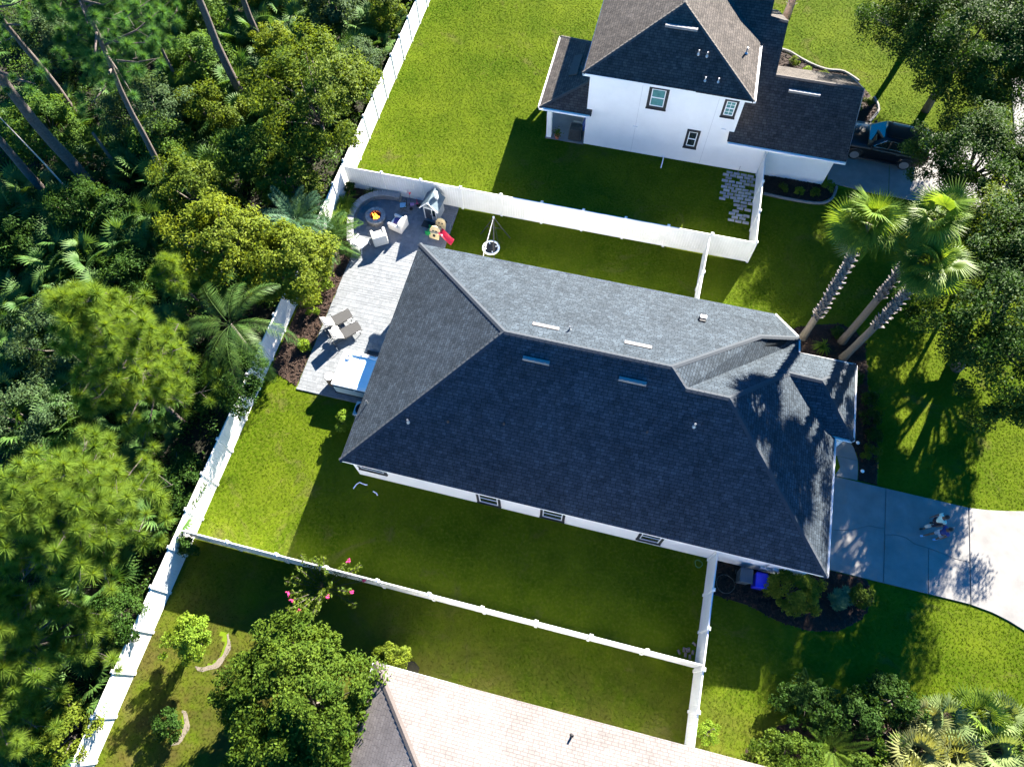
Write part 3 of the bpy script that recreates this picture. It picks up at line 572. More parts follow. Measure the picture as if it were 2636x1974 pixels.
m = MB(); m.b2(-6.75, -4.1, 31.85, 37.7, 2.44, 2.5); m.obj('ceiling', TRIM, r4)
for y in (32.12, 37.4):
    m = MB(); m.b2(-6.44, -6.14, y-.15, y+.15, 0, 2.46); L2(m.obj('lanai_column', STUCCO, h2))
m = MB(); m.b2(-6.5, -4.06, 31.9, 37.6, .006, .06); L2(m.obj('lanai_floor', CONC, h2))
# --- house at the bottom edge
h3 = thing('tan_roof_house', 'house with pale tan shingle roof at the bottom edge of the yard', 'house', (2, -6, 0))
def L3(o): o.location = (-2, 6, 0); return o
m = MB(); m.b2(-6.1, 16, -13, -.35, 0, 2.5); L3(m.obj('wall', STUCCO, h3)); B = 2.65
H3 = dict(nw=(-6.45, .03, B), ne=(16, .2, B), a=(.2, -6.6, 6.5), b=(9.5, -6.6, 6.5), sw=(-6.45, -13.2, B), se=(16, -13.2, B))
K3 = lambda s: [H3[k] for k in s.split()]
r5 = L3(roofmesh('roof', [K3('nw a b ne'), K3('nw sw a'), K3('sw se b a'), K3('se ne b')], ROOF3, h3)); ridgecaps(r5, [K3('nw a'), K3('sw a'), K3('a b'), K3('ne b')], mat('tan_cap_shingle', (.085, .072, .066), .9, .2, 20, .4, 80))
m = MB(); m.b2(-6.4, 15.9, -13.1, -.02, 2.5, 2.55); m.obj('soffit', TRIM, r5)
gutter(r5, (-6.45, 0), (-6.45, -13.2), 2.64, (-1, 0), sz=.1); pipe(r5, 1.95, -.64, 3.05, .045, .35, DARK)
m = MB(); m.b2(-6.44, 16, .03, .06, 2.5, 2.63); m.obj('fascia', TRIM, r5)
# ---------------------------------------------------------------- vegetation
def unit(v): return v/np.maximum(np.linalg.norm(v, axis=-1, keepdims=True), 1e-9)
def leafquads(P, size, rg, up=.6, asp=.45, out=None, jit=.35, fold=.18):
    n = len(P); nv = rg.normal(size=(n, 3)); nv[:, 2] += up*2
    if out is not None: nv += out*1.2
    nv = unit(nv); t = unit(np.cross(nv, rg.normal(size=(n, 3)))); b_ = np.cross(nv, t)
    L = size*(1+jit*rg.uniform(-1, 1, n))[:, None]; W = L*asp
    V = np.stack([P-t*L*.5, P+b_*W*.5+nv*L*fold-t*L*.05, P+t*L*.5, P-b_*W*.5+nv*L*fold-t*L*.05], 1).reshape(-1, 3)
    return V, np.arange(4*n).reshape(-1, 4)
def clumps(c, rad, n, rg, lo=-.35, hollow=.55, bump=.18):
    d = unit(rg.normal(size=(n*3, 3))); d = d[d[:, 2] > lo][:n]; r = rg.uniform(hollow, 1, len(d))**.6
    r *= 1+bump*np.sin(d[:, 0]*5.1+c[0])*np.cos(d[:, 1]*4.3+c[1])+rg.normal(0, bump*.35, len(d))
    return np.array(c)+d*r[:, None]*np.array(rad), d
def bark_tube(o, pts, rad, n=7): o.tube(pts, rad, n)
def limbs(o, base, fork, ends, r0, rg, k=10):
    for e_ in ends[:k]:
        m_ = (np.array(fork)+e_)/2+rg.normal(0, .12, 3)+np.array((0, 0, .1)); o.tube([fork, m_, e_], [r0, r0*.55, r0*.2], 5)
def broadleaf(label, base, c, rad, material, seed, nc=70, per=120, cr=.5, size=.14, name='broadleaf_tree', cat='tree', trunk=.12, asp=.5, bark=None, group=None, up=.6, lo=-.35, hollow=.5, bump=.2, flat=.7):
    rg = np.random.default_rng(seed); t = thing(name, label, cat, (base[0], base[1], 0), 0, group); B0 = np.array((base[0], base[1], 0.)); c = np.array(c, float)-B0
    C, D = clumps(c, rad, nc, rg, lo, hollow, bump)
    P = np.repeat(C, per, 0); O = np.repeat(D, per, 0); g_ = rg.normal(size=P.shape); g_ = unit(g_)*(rg.uniform(0, 1, (len(P), 1))**.45)*cr*rg.uniform(.6, 1.25, (len(C), 1)).repeat(per, 0); g_[:, 2] *= flat
    P = P+g_; P = P[P[:, 2] > .05]; O = O[:len(P)]
    V, F = leafquads(P, size, rg, up, asp, O)
    link(bpy.data.objects.new('crown', mesh_np('crown', V, [F], material)), t)
    o = MB(); fork = np.array((c[0]*.5, c[1]*.5, max(.1, c[2]-rad[2]*.8))); o.tube([(0, 0, -.1), (fork*.5+rg.normal(0, .05, 3)*(1, 1, 0)), fork], [trunk*1.25, trunk, trunk*.85], 8); limbs(o, B0, fork, C[rg.permutation(len(C))], trunk*.6, rg, 14)
    o.obj('trunk', bark or BARK2, t, True); return t
def tuft(rg, n=110, L=.3, w=.016, up=.35):
    d = unit(rg.normal(size=(n, 3))+np.array((0, 0, up))); s = unit(np.cross(d, rg.normal(size=(n, 3))))*w*.5; l = L*rg.uniform(.7, 1.1, n)[:, None]; tip = d*l; tip[:, 2] -= .12*l[:, 0]
    V = np.stack([d*.03-s, d*.03+s, tip], 1).reshape(-1, 3); return V, np.arange(3*n).reshape(-1, 3)
PINES = []
def pine(label, base, h, z0, rad, seed, material, nb=26, tl=.34, trunk=.2, lean=(0, 0), cshift=(0, 0), tp=5, nneed=300, bark=None, flat=1.0, arc=None, group='longleaf pines', nm='pine_tree'):
    """trunk from base to height h, branches between z0 and h reaching out to rad, needle tufts at their ends"""
    rg = np.random.default_rng(seed); t = thing(nm, label, 'tree', (base[0], base[1], 0), 0, group)
    ax = lambda z: np.array((lean[0]*z/h+cshift[0]*max(0, z-z0*.5)/(h-z0*.5)+.06*math.sin(z*.9+seed), lean[1]*z/h+cshift[1]*max(0, z-z0*.5)/(h-z0*.5)+.06*math.cos(z*.7+seed), z))
    o = MB(); zs = np.linspace(-.2, h, 12); o.tube([ax(z) for z in zs], [trunk*(1.25 if i == 0 else 1)*(1-.75*z/h) if z > 0 else trunk*1.25 for i, z in enumerate(zs)], 10)
    tv, tf = [], []; base_n = 0; cents = []
    for i in range(nb):
        z = z0+(h-z0)*(i+.5)/nb; a = i*2.4+rg.uniform(-.4, .4)
        if arc is not None: a = arc[0]+(arc[1]-arc[0])*((i*.618) % 1)
        f = 1-((z-z0)/(h-z0))**1.6*.75; r = rad*f*rg.uniform(.6, 1.08); p = ax(z); dz = r*rg.uniform(.0, .3)
        q = p+np.array((math.cos(a)*r, math.sin(a)*r, dz)); m_ = (p+q)/2+np.array((0, 0, -.08*r))+rg.normal(0, .06, 3)
        o.tube([p, m_, q], [trunk*.3*f+.012, trunk*.18*f+.01, .012], 5)
        for k in range(tp):
            u = rg.uniform(.45, 1.0); side = rg.normal(0, .30*r**.5, 3)*np.array((1, 1, .35)); s_ = p+(q-p)*u; cc = s_+side; cents.append(cc)
            if k: o.tube([s_, cc], [.012, .008], 4, cap=False)
    vs = [tuft(rg, nneed, tl) for _ in range(6)]
    Vs, Fs = [], []; b0 = 0
    for j, cc in enumerate(cents):
        V, F = vs[j % 6]; a = rg.uniform(0, 6.28); cs, sn = math.cos(a), math.sin(a); s_ = rg.uniform(.75, 1.25); W = V*s_; W = np.c_[W[:, 0]*cs-W[:, 1]*sn, W[:, 0]*sn+W[:, 1]*cs, W[:, 2]*flat]+cc; Vs.append(W); Fs.append(F+b0); b0 += len(V)
    link(bpy.data.objects.new('crown', mesh_np('crown', np.concatenate(Vs), [np.concatenate(Fs)], material)), t)
    o.obj('trunk', bark or BARK, t, True); return t
def fan(n, L, spread, rg, pet, w=.05, cup=.25, droop=.25):
    """fan leaf lying along +x: petiole then leaflets"""
    V, F = [], []
    for k, (x, ww) in enumerate(((0, .014), (pet, .009))): V += [(x, -ww, 0), (x, ww, 0), (x, 0, .02)]
    F += [(0, 3, 4), (0, 4, 1), (1, 4, 5), (1, 5, 2), (2, 5, 3), (2, 3, 0)]
    for i in range(n):
        a = -spread/2+spread*i/(n-1); l = L*(1-.22*abs(a/(spread/2))**2)*rg.uniform(.93, 1.05); d = np.array((math.cos(a), math.sin(a), 0)); s_ = np.array((-math.sin(a), math.cos(a), 0)); p = np.array((pet, 0, 0)); zz = cup*math.cos(a)*.0
        b0 = len(V); m1 = p+d*l*.45+np.array((0, 0, cup*l*.18)); ti = p+d*l+np.array((0, 0, cup*l*.1-droop*l*(1 if i % 2 else .85)))
        V += [tuple(p+s_*.004), tuple(p-s_*.004), tuple(m1-s_*w*l*1.2), tuple(m1+s_*w*l*1.2), tuple(m1+np.array((0, 0, .03*l))), tuple(ti)]
        F += [(b0, b0+4, b0+3), (b0+1, b0+2, b0+4), (b0+3, b0+4, b0+5), (b0+4, b0+2, b0+5)]
    return np.array(V), np.array(F)
def place(V, az, pitch, roll, o_):
    M = np.array((Matrix.Rotation(az, 3, 'Z') @ Matrix.Rotation(-pitch, 3, 'Y') @ Matrix.Rotation(roll, 3, 'X'))); return V @ M.T+np.array(o_)
def frond(n, L, rg, ll=.4, arch=.9, w=.02, vee=.5, taper=True, start=.12, rr=.018):
    """feather frond along +x arching down; returns tri mesh"""
    V, F = [], []
    def pt(u): return np.array((L*(math.sin(arch*u)/arch if arch else u), 0, L*(1-math.cos(arch*u))/max(arch, .01)*-1))
    def tg(u): a = arch*u; return np.array((math.cos(a), 0, -math.sin(a)))
    us = np.linspace(0, 1, 9)
    for u in us:
        p = pt(u); r = rr*(1-.8*u); V += [tuple(p+(0, -r, 0)), tuple(p+(0, r, 0)), tuple(p+(0, 0, r))]
    for i in range(8):
        a = i*3
        for j in range(3): k = (j+1) % 3; F += [(a+j, a+3+j, a+3+k), (a+j, a+3+k, a+k)]
    for i in range(n):
        u = start+(1-start)*i/(n-1); p = pt(u); t = tg(u); nn = np.array((-t[2]*-1, 0, t[0])) if False else np.array((math.sin(arch*u), 0, math.cos(arch*u))); l = ll*(math.sin(math.pi*min(1, (u*.86+.14)))**.6)*rg.uniform(.85, 1.1)+.03
        for s_ in (-1, 1):
            d = unit(t*.55+np.array((0, s_, 0))*1.0+nn*vee*rg.uniform(.3, 1.2)); b0 = len(V); sd = unit(np.cross(d, nn))*w*.5; m_ = p+d*l*.5; ti = p+d*l-np.array((0, 0, l*.25))
            V += [tuple(p), tuple(m_+sd), tuple(ti), tuple(m_-sd)]; F += [(b0, b0+1, b0+3), (b0+1, b0+2, b0+3)]
    return np.array(V), np.array(F)
def npobj(name, V, F, material, parent, loc=(0, 0, 0)):
    o = link(bpy.data.objects.new(name, mesh_np(name, V, [F], material)), parent); o.location = loc; return o

# --- three tall fan palms in the front bed
def fanpalm(label, base, head, seed, rb=.17, boot0=.33, bootc=1.0):
    rg = np.random.default_rng(seed); t = thing('fan_palm', label, 'palm tree', (base[0], base[1], 0), 0, 'tall fan palms in the front bed'); hd = np.array(head)-np.array((base[0], base[1], 0)); H = hd[2]
    ax = lambda u: np.array((hd[0]*u+.12*math.sin(u*3), hd[1]*u, H*u)); us = np.linspace(0, 1, 12)
    o = MB(); o.tube([ax(u)-(0, 0, .1 if u == 0 else 0) for u in us], [rb*(1.5 if u == 0 else 1.15-.35*u) for u in us], 12); o.obj('trunk', PALMBARK, t, True)
    o = MB(); k = 0; z = boot0
    while z < .93:
        for j in range(4):
            a = k*1.1+j*1.571+rg.normal(0, .15); p = ax(z); d = np.array((math.cos(a), math.sin(a), 0)); s_ = np.array((-d[1], d[0], 0)); r = rb*(1.1-.3*z); l = rg.uniform(.16, .30)*bootc; b0 = p+d*r*.85
            tip = b0+d*l*.75+np.array((0, 0, l*1.0)); w_ = .055; o.add([b0-s_*w_, b0+s_*w_, tip+s_*w_*.5, tip-s_*w_*.5, b0-s_*w_+np.array((0, 0, .1)), b0+s_*w_+np.array((0, 0, .1))], [(0, 1, 2, 3), (4, 3, 2, 5), (0, 3, 4), (1, 5, 2)])
        z += .10/H*1.25; k += 1
    o.obj('leaf_boots', BOOT, t)
    kinds = [fan(28, 1.0, 4.0, rg, .75, .034, .3, .36) for _ in range(4)]; meshes = [mesh_np('frond', V, [F], L_PALM) for V, F in kinds]
    dead = mesh_np('frond', kinds[0][0], [kinds[0][1]], L_STRAW)
    for i in range(46):
        pt_ = (1.25-2.2*(i/45)**.9)+rg.normal(0, .24); a = i*2.39996+rg.normal(0, .15); fo = link(bpy.data.objects.new('frond', dead if (i > 40) else meshes[i % 4]), t); s_ = rg.uniform(.72, 1.12)*(1 if pt_ > -.3 else .9)
        if i < 4: s_ *= .75
        fo.scale = (s_,)*3; fo.location = tuple(hd+np.array((0, 0, .15*pt_))); fo.rotation_euler = (Matrix.Rotation(a, 3, 'Z') @ Matrix.Rotation(-pt_, 3, 'Y') @ Matrix.Rotation(rg.normal(0, .6), 3, 'X')).to_euler()
    return t
fanpalm('tall fan palm nearest the main roof, spiky trunk base at the bed edge', (10.25, 21.15), (9.75, 21.6, 9.1), 1, boot0=.22)
fanpalm('tall fan palm standing behind the other two, farthest from the camera', (12.3, 21.4), (12.35, 22.1, 9.5), 2, boot0=.42)
fanpalm('tall fan palm with the lowest crown, in front over the right lawn', (12.4, 20.4), (12.55, 20.5, 8.5), 3, boot0=.4)

# --- pines
BW = mat('pale_dead_wood', (.34, .31, .28), .9, .2, 12)
pine('bare leaning pine trunk with stub branches and green tufts on its right side', (-27.9, 22.4), 17, 8.6, 3.6, 11, L_PINE2, 22, .4, .19, (1.6, 1.6), (0, 0), 6, arc=(-1.3, 1.2))
pine('thickest pine trunk at the left edge of the woods', (-32.3, 21.3), 17, 9, 2.6, 12, L_PINE2, 20, .36, .36, (0, 0), (0, 0), 5)
pine('vine wrapped pine trunk beside the large yellow green tree', (-25.9, 29.8), 19, 13.5, 2.4, 13, L_PINE2, 16, .34, .28, (.2, .2))
pine('straight bare pine trunk nearest the top edge of the woods', (-26.6, 34.7), 18, 13, 2.2, 14, L_PINE2, 14, .34, .22)
pine('pine trunk leaving the left edge below the thickest one', (-34.4, 20.1), 16, 9.5, 2.4, 15, L_PINE2, 16, .34, .25)
pine('slim pine trunk behind the thickest one at the left edge', (-36.2, 26.5), 16, 7, 3.0, 17, L_PINE2, 26, .36, .2)
pine('pine with hazy crown in the top left corner', (-35.6, 31.0), 15, 6, 3.2, 18, L_PINE2, 28, .38, .2)
pine('young pine with cool green crown among the left trunks', (-31.5, 26.8), 11.5, 4.5, 2.4, 26, L_PINE2, 34, .44, .13, tp=6)
pine('young cool green pine left of the vine wrapped trunk', (-29.6, 29.4), 10.5, 5.0, 2.0, 27, L_PINE2, 26, .42, .12, tp=6)
o = MB(); o.tube([(0, 0, 0), (-.05, 0, 4), (-.1, -.15, 8.5)], [.06, .05, .02], 6); t = tag(o.obj('dead_sapling', BW), 'thin bare dead sapling among the left pine trunks', 'tree'); t.location = (-32.3, 20.0, 0)
o = MB(); o.tube([(0, 0, 0), (.03, .05, 2), (.05, .1, 4)], [.12, .10, .07], 8); t = tag(o.obj('tree_stump', BARK2), 'grey broken snag between two pine trunks', 'tree'); t.location = (-30.9, 22.6, 0)
pine('bright young pine with tall upright crown left of the queen palm', (-20.4, 8.6), 11.0, 3.2, 2.9, 21, L_PINE, 52, .44, .14, (.3, .6), (.1, .3), 7)
pine('broad bright pine crown overhanging beside the fence junction', (-19.2, 2.7), 9.6, 5.4, 3.7, 22, L_PINE, 50, .46, .17, (0, 0), (.55, -.2), 10, flat=.9)
pine('lower bright pine at the bottom left behind the white fence', (-20.4, -2.6), 7.2, 3.0, 3.0, 23, L_PINE, 36, .46, .14, (0, 0), (.8, -.4), 7)
pine('bottom corner pine with sparse tufts', (-21.0, -5.2), 6.6, 2.8, 2.6, 24, L_PINE, 30, .46, .13, (0, 0), (1.2, -.2), 6)
pine('small bright pine sapling between queen palm and young pine', (-21.8, 14.8), 5.6, 3.2, 1.1, 25, L_PINE, 10, .38, .09)

# --- broadleaf trees of the wood
broadleaf('large yellow green tree leaning over the fence corner', (-19.6, 28.2), (-19.6, 28.0, 4.0), (3.3, 4.2, 2.6), L_OLIVE, 31, 150, 150, .62, .17)
broadleaf('round blue green shrub tree against the upper fence', (-18.9, 33.6), (-18.9, 33.6, 2.0), (1.15, 1.6, 1.6), L_GREY, 32, 60, 130, .4, .12)
broadleaf('wide yellow green tree behind the date palms', (-21.3, 17.6), (-21.2, 17.5, 3.6), (2.6, 2.6, 1.9), L_YEL, 33, 110, 130, .5, .16)
broadleaf('yellow green tree spilling over the fence by the mulch bed', (-17.7, 17.6), (-17.0, 17.4, 3.1), (2.3, 2.3, 1.9), L_YEL, 34, 130, 140, .48, .16)
broadleaf('olive tree at the foot of the bare leaning pine', (-24.4, 20.9), (-24.3, 20.8, 3.0), (2.2, 1.8, 1.8), L_OLIVE, 35, 80, 120, .5, .16)
broadleaf('olive bush under the vine wrapped pine trunk', (-26.5, 27.6), (-26.4, 27.6, 1.8), (2.3, 1.5, 1.5), L_OLIVE, 36, 70, 120, .5, .15)
broadleaf('dark round tree overhanging the fence below the queen palm', (-17.9, 10.4), (-17.5, 10.5, 2.8), (1.5, 1.7, 1.4), L_DARK, 37, 75, 130, .42, .14)
broadleaf('grey green domed shrub left of the young pine', (-27.2, 11.2), (-27.2, 11.2, 2.0), (3.0, 2.4, 1.7), L_GREY, 38, 100, 130, .5, .13)
broadleaf('dull green shrub at the left edge below the domed shrub', (-27.0, 6.6), (-27.0, 6.6, 1.7), (2.2, 2.0, 1.5), L_GREY, 39, 70, 120, .5, .13)
broadleaf('cool green shrub mass between two pine trunks', (-30.0, 26.2), (-30.0, 26.2, 2.4), (2.8, 2.2, 2.0), L_GREY, 40, 90, 130, .55, .13)
broadleaf('olive shrub left of the bare leaning pine foot', (-30.6, 19.0), (-30.4, 19.0, 1.8), (2.3, 1.6, 1.5), L_DARK, 41, 70, 120, .5, .14)
broadleaf('glossy pale shrub near the top of the woods', (-22.2, 37.6), (-22.2, 37.6, 2.4), (1.5, 1.5, 1.5), L_GREY, 42, 50, 130, .45, .17)
broadleaf('pointed yellow shrub by the top of the long fence', (-18.8, 38.6), (-18.8, 38.6, 1.8), (1.0, 1.6, 1.6), L_OLIVE, 43, 45, 120, .4, .14)
broadleaf('light green shrub under the top of the long fence', (-19.2, 42.4), (-19.2, 42.4, 1.8), (1.2, 1.8, 1.6), L_OLIVE, 44, 55, 120, .4, .14)
broadleaf('olive sapling left of the large yellow green tree', (-24.6, 33.3), (-24.6, 33.3, 2.0), (1.3, 1.3, 1.7), L_YEL, 45, 50, 110, .42, .15)
broadleaf('small leafy shrub leaning onto the lower fence', (-18.4, -1.1), (-18.2, -1.0, 1.8), (1.1, 1.2, 1.2), L_DARK, 46, 50, 130, .35, .12)
broadleaf('yellow green shrub at the bottom end of the fence', (-18.4, -5.6), (-18.2, -5.6, 1.6), (1.1, 1.4, 1.2), L_YEL, 47, 50, 130, .35, .12)
broadleaf('dark bush at the fence foot by the broad pine', (-18.5, 5.3), (-18.4, 5.3, 1.3), (1.0, 1.6, 1.1), L_DARK, 48, 45, 120, .4, .13)
broadleaf('olive bush behind the fence corner', (-19.8, 23.2), (-19.8, 23.2, 2.0), (2.0, 1.5, 1.5), L_OLIVE, 49, 70, 120, .45, .15)
for i, (lb, x, y, z, r, mt) in enumerate((('fresh green bush between the pine trunks at the left', -29.0, 31.0, 2.2, 2.2, L_GREEN), ('tall fresh green shrub near the top edge of the woods', -31.5, 36.0, 2.4, 2.4, L_GREEN), ('green bush left of the thickest pine trunk', -35.6, 23.6, 2.2, 2.3, L_GREEN),
        ('cool green thicket in the top left corner', -38.5, 30.5, 2.6, 2.6, L_GREY), ('green shrub below the left pine trunks', -34.0, 16.0, 1.8, 1.9, L_DARK), ('olive shrub between the domed shrub and young pine', -23.8, 11.6, 1.6, 1.5, L_GREEN), ('green bush left of the broad pine crown', -24.6, 3.0, 1.8, 2.1, L_GREEN),
        ('dark green bush left of the lower pine', -24.2, -2.0, 1.6, 1.9, L_DARK), ('fresh green tree between the olive trees', -22.6, 24.4, 2.6, 1.9, L_GREEN), ('green shrub in the shade above the young pine', -26.2, 15.6, 1.6, 1.7, L_DARK), ('green shrub left of the large yellow green tree', -22.9, 31.6, 2.2, 1.5, L_GREEN),
        ('olive shrub at the top edge left of the glossy one', -27.4, 38.6, 2.2, 2.2, L_OLIVE), ('green thicket at the top edge of the woods', -33.5, 41.0, 2.4, 2.8, L_GREEN), ('bright shrub at the fence near its top', -19.0, 46.0, 1.8, 1.5, L_OLIVE), ('green shrub at the top right of the woods', -22.4, 43.6, 2.0, 1.9, L_GREEN), ('vine covered bush under the leaning pine', -28.6, 24.6, 2.0, 1.7, L_GREEN))):
    broadleaf(lb, (x, y), (x, y, z), (r, r*.85, r*.75), mt, 500+i, int(22*r*r), 120, .5, .15, 'forest_shrub', 'shrub', .06)
# climbing vine on the trunk
# --- understory
def undergrowth():
    rg = np.random.default_rng(77); n = 8500; C = np.c_[rg.uniform(-56, -17.9, n), rg.uniform(-9, 58, n), np.zeros(n)]
    C = C[(C[:, 0] > -27-.62*np.maximum(0, C[:, 1]))]; k = len(C); C[:, 2] = rg.uniform(.15, 1.1, k)*(.6+.5*np.sin(C[:, 0]*.7)*np.cos(C[:, 1]*.6)); per = 36
    P = np.repeat(C, per, 0); g_ = unit(rg.normal(size=P.shape))*(rg.uniform(0, 1, (len(P), 1))**.4)*rg.uniform(.35, .8, (k, 1)).repeat(per, 0); g_[:, 2] *= .6; P += g_; P[:, 2] = np.abs(P[:, 2])+.03
    V, F = leafquads(P, .17, rg, .7, .45); half = len(F)//2
    # a third of the clumps are olive, the rest dark
    sel = rg.integers(0, 3, k).repeat(per)
    tag(link(bpy.data.objects.new('undergrowth', mesh_np('undergrowth', V, [F], [L_GREEN, L_DARK, L_SAW], sel))), 'dense leafy undergrowth covering the forest floor', None, None, 'stuff')
undergrowth()
def palmetto_mesh(seed, n=15, L=.62, pet=.75, material=L_SAW):
    rg = np.random.default_rng(seed); Vs, Fs, b0 = [], [], 0
    for i in range(n):
        V, F = fan(15, L, 3.3, rg, pet*rg.uniform(.8, 1.2), .055, .35, .16); V = place(V*rg.uniform(.8, 1.15), i*2.4+rg.normal(0, .2), rg.uniform(.15, 1.15), rg.normal(0, .4), (0, 0, .1)); Vs.append(V); Fs.append(F+b0); b0 += len(V)
    return mesh_np('saw_palmetto', np.concatenate(Vs), [np.concatenate(Fs)], material)
PM = [palmetto_mesh(90+i) for i in range(5)]
def palmettos():
    rg = np.random.default_rng(5); pts = []; regs = []
    for reg, n in (((-36, -24, 6, 20), 84), ((-29, -18.6, 30, 46), 66), ((-30, -24, 22, 30), 24), ((-26, -21, 3, 16), 26), ((-22, -18.4, -8, 6), 20), ((-44, -28, 22, 48), 64)):
        for _ in range(n): pts.append((rg.uniform(reg[0], reg[1]), rg.uniform(reg[2], reg[3]), len(regs)))
        regs.append(n)
    where = ('in the dark thicket left of the young pine', 'near the top edge of the woods beside the long fence', 'under the leaning and vine wrapped pines', 'between the young pine and the queen palm', 'behind the lower end of the long fence', 'among the pine trunks in the top left corner')
    for i, (x, y, ri) in enumerate(pts):
        o = link(bpy.data.objects.new('saw_palmetto', PM[i % 5])); s_ = rg.uniform(.9, 1.6); o.location = (x, y, rg.uniform(.3, 1.0)); o.scale = (s_,)*3; o.rotation_euler = (0, 0, rg.uniform(0, 6.28))
        tag(o, 'saw palmetto with fan leaves '+where[ri], 'palmetto', 'saw palmettos '+where[ri])
palmettos()
# --- feather palms
def featherpalm(name, label, base, head, fr, material, seed, trunk, L, n=34, ll=.45, arch=1.1, vee=.5, w=.024, group=None):
    rg = np.random.default_rng(seed); t = thing(name, label, 'palm tree', (base[0], base[1], 0), 0, group); hd = np.array(head)-np.array((base[0], base[1], 0.))
    o = MB(); o.tube([(0, 0, -.1), hd*.5+(.03, 0, 0), hd], [trunk*1.3, trunk, trunk*.9], 10); o.obj('trunk', PALMBARK, t, True)
    for i, (az, pt_, s_) in enumerate(fr):
        V, F = frond(n, L*s_, rg, ll, arch, w, vee); V = place(V, az, pt_, rg.normal(0, .2), (0, 0, 0)); npobj('frond', V, F, material, t, tuple(hd))
    return t
featherpalm('queen_palm', 'queen palm with long drooping feather fronds over the fence', (-17.95, 12.7), (-17.8, 12.7, 4.4), [(R(150), .75, 1.0), (R(70), .95, .95), (R(20), .55, 1.05), (R(-35), .6, 1.1), (R(-95), .6, 1.0), (R(-150), .55, .95), (R(185), .6, .95), (R(110), .8, .8), (R(-65), .75, 1.1), (R(-15), .9, .8)], L_QUEEN, 51, .14, 3.7, 60, .62, 1.75, -.35, .03)
rg0 = np.random.default_rng(6)
featherpalm('date_palm', 'blue green date palm behind the fence near the fire pit', (-18.3, 20.7), (-18.2, 20.7, 2.3), [(i*2.4, .25+.75*rg0.random(), .85+.3*rg0.random()) for i in range(26)], L_BLUE, 52, .2, 2.1, 52, .36, .8, .6, .03, 'feathery date palms')
featherpalm('date_palm', 'green date palm in the mulch bed beside the patio', (-16.5, 20.3), (-16.4, 20.2, 1.7), [(i*2.4, .15+.85*rg0.random(), .85+.3*rg0.random()) for i in range(32)], L_BLUE if False else L_SAW, 53, .22, 2.1, 52, .38, .85, .6, .03, 'feathery date palms')
# --- ornamental grass clumps by the fence
def grassclump(label, loc, n, L, material, seed, name='ornamental_grass', group=None, w=.014):
    rg = np.random.default_rng(seed); V, F = [], []
    for i in range(n):
        a = rg.uniform(0, 6.28); l = L*rg.uniform(.6, 1.1); out = rg.uniform(.25, .95); d = np.array((math.cos(a), math.sin(a), 0)); s_ = np.array((-d[1], d[0], 0))*w; p = d*.08*rg.random(); m_ = p+d*l*out*.45+np.array((0, 0, l*.62)); ti = p+d*l*out+np.array((0, 0, l*.62*(1-out*.75))); b0 = len(V)
        V += [p-s_, p+s_, m_+s_, m_-s_, ti]; F += [(b0, b0+1, b0+2), (b0, b0+2, b0+3), (b0+3, b0+2, b0+4)]
    o = npobj(name, np.array(V), np.array(F), material, None, loc); return tag(o, label, 'plant', group)
grassclump('lime ornamental grass clump nearest the fence corner', (-16.85, 23.8, 0), 260, 1.2, L_LIME, 61, group='lime ornamental grasses')
grassclump('lime ornamental grass clump touching the seat wall', (-16.75, 22.9, 0), 260, 1.15, L_LIME, 62, group='lime ornamental grasses')
grassclump('dark spiky plant in the shaded fence corner bed', (-15.7, 25.0, 0), 90, .7, L_SAW, 63, name='spiky_plant')
# --- yard trees
broadleaf('large glossy dark green tree beside the tan roof', (-8.9, -2.2), (-8.8, -2.3, 2.5), (3.0, 2.9, 2.4), L_MAG, 71, 290, 230, .48, .14, flat=.75, hollow=.6, bump=.26)
broadleaf('yellow leafed shrub at the corner of the tan roof', (-6.15, .45), (-6.15, .45, .7), (.75, .45, .6), L_YEL, 72, 26, 110, .25, .11, 'shrub', 'shrub', .04)
broadleaf('young thin tree with bright leaves in the south yard', (-14.9, -1.15), (-14.9, -1.05, 1.5), (1.0, 1.0, 1.1), L_LIME, 73, 48, 90, .3, .12, 'young_tree', 'tree', .04, hollow=.2)
broadleaf('low dark shrub in the smaller sand ring', (-14.75, -4.5), (-14.75, -4.5, .5), (.6, .55, .5), L_DARK, 74, 24, 110, .22, .10, 'shrub', 'shrub', .03)
broadleaf('yellow green shrub at the shaded house corner by the hot tub', (-12.1, 10.5), (-12.1, 10.5, .55), (.45, .5, .5), L_LIME, 75, 22, 90, .2, .11, 'shrub', 'shrub', .03)
broadleaf('dark rounded tree filling the top right corner', (16.6, 39.6), (16.2, 38.9, 6.0), (5.0, 5.2, 2.7), L_DARK, 76, 360, 270, .75, .135, trunk=.22, lo=-.6, hollow=.35)
broadleaf('dark oak crossing the top edge above the SUV', (15.8, 46.2), (15.4, 45.6, 6.0), (4.2, 3.6, 2.4), L_DARK, 89, 180, 220, .7, .135, trunk=.2, lo=-.5, hollow=.35)
broadleaf('open oak beyond the black SUV driveway', (17.2, 30.6), (16.7, 30.9, 5.0), (3.2, 2.6, 1.9), L_DARK, 77, 150, 210, .6, .13, trunk=.16, lo=-.5, hollow=.35)
broadleaf('large dark oak on the right edge behind the fan palms', (18.2, 21.2), (17.9, 20.9, 5.9), (4.4, 5.0, 3.3), L_DARK, 78, 275, 290, .66, .135, trunk=.24, lo=-.55, hollow=.35)
broadleaf('dark oak at the right edge level with the fan palm crowns', (20.0, 27.0), (19.6, 26.6, 5.8), (3.6, 3.4, 2.8), L_DARK, 79, 130, 240, .62, .135, trunk=.2, lo=-.6, hollow=.35)
broadleaf('yellowish twiggy oak bough in front of the right oak', (18.2, 25.8), (17.2, 25.6, 6.2), (2.0, 1.8, 1.6), L_OLIVE, 80, 70, 110, .5, .14, trunk=.1, lo=-.5, hollow=.3)
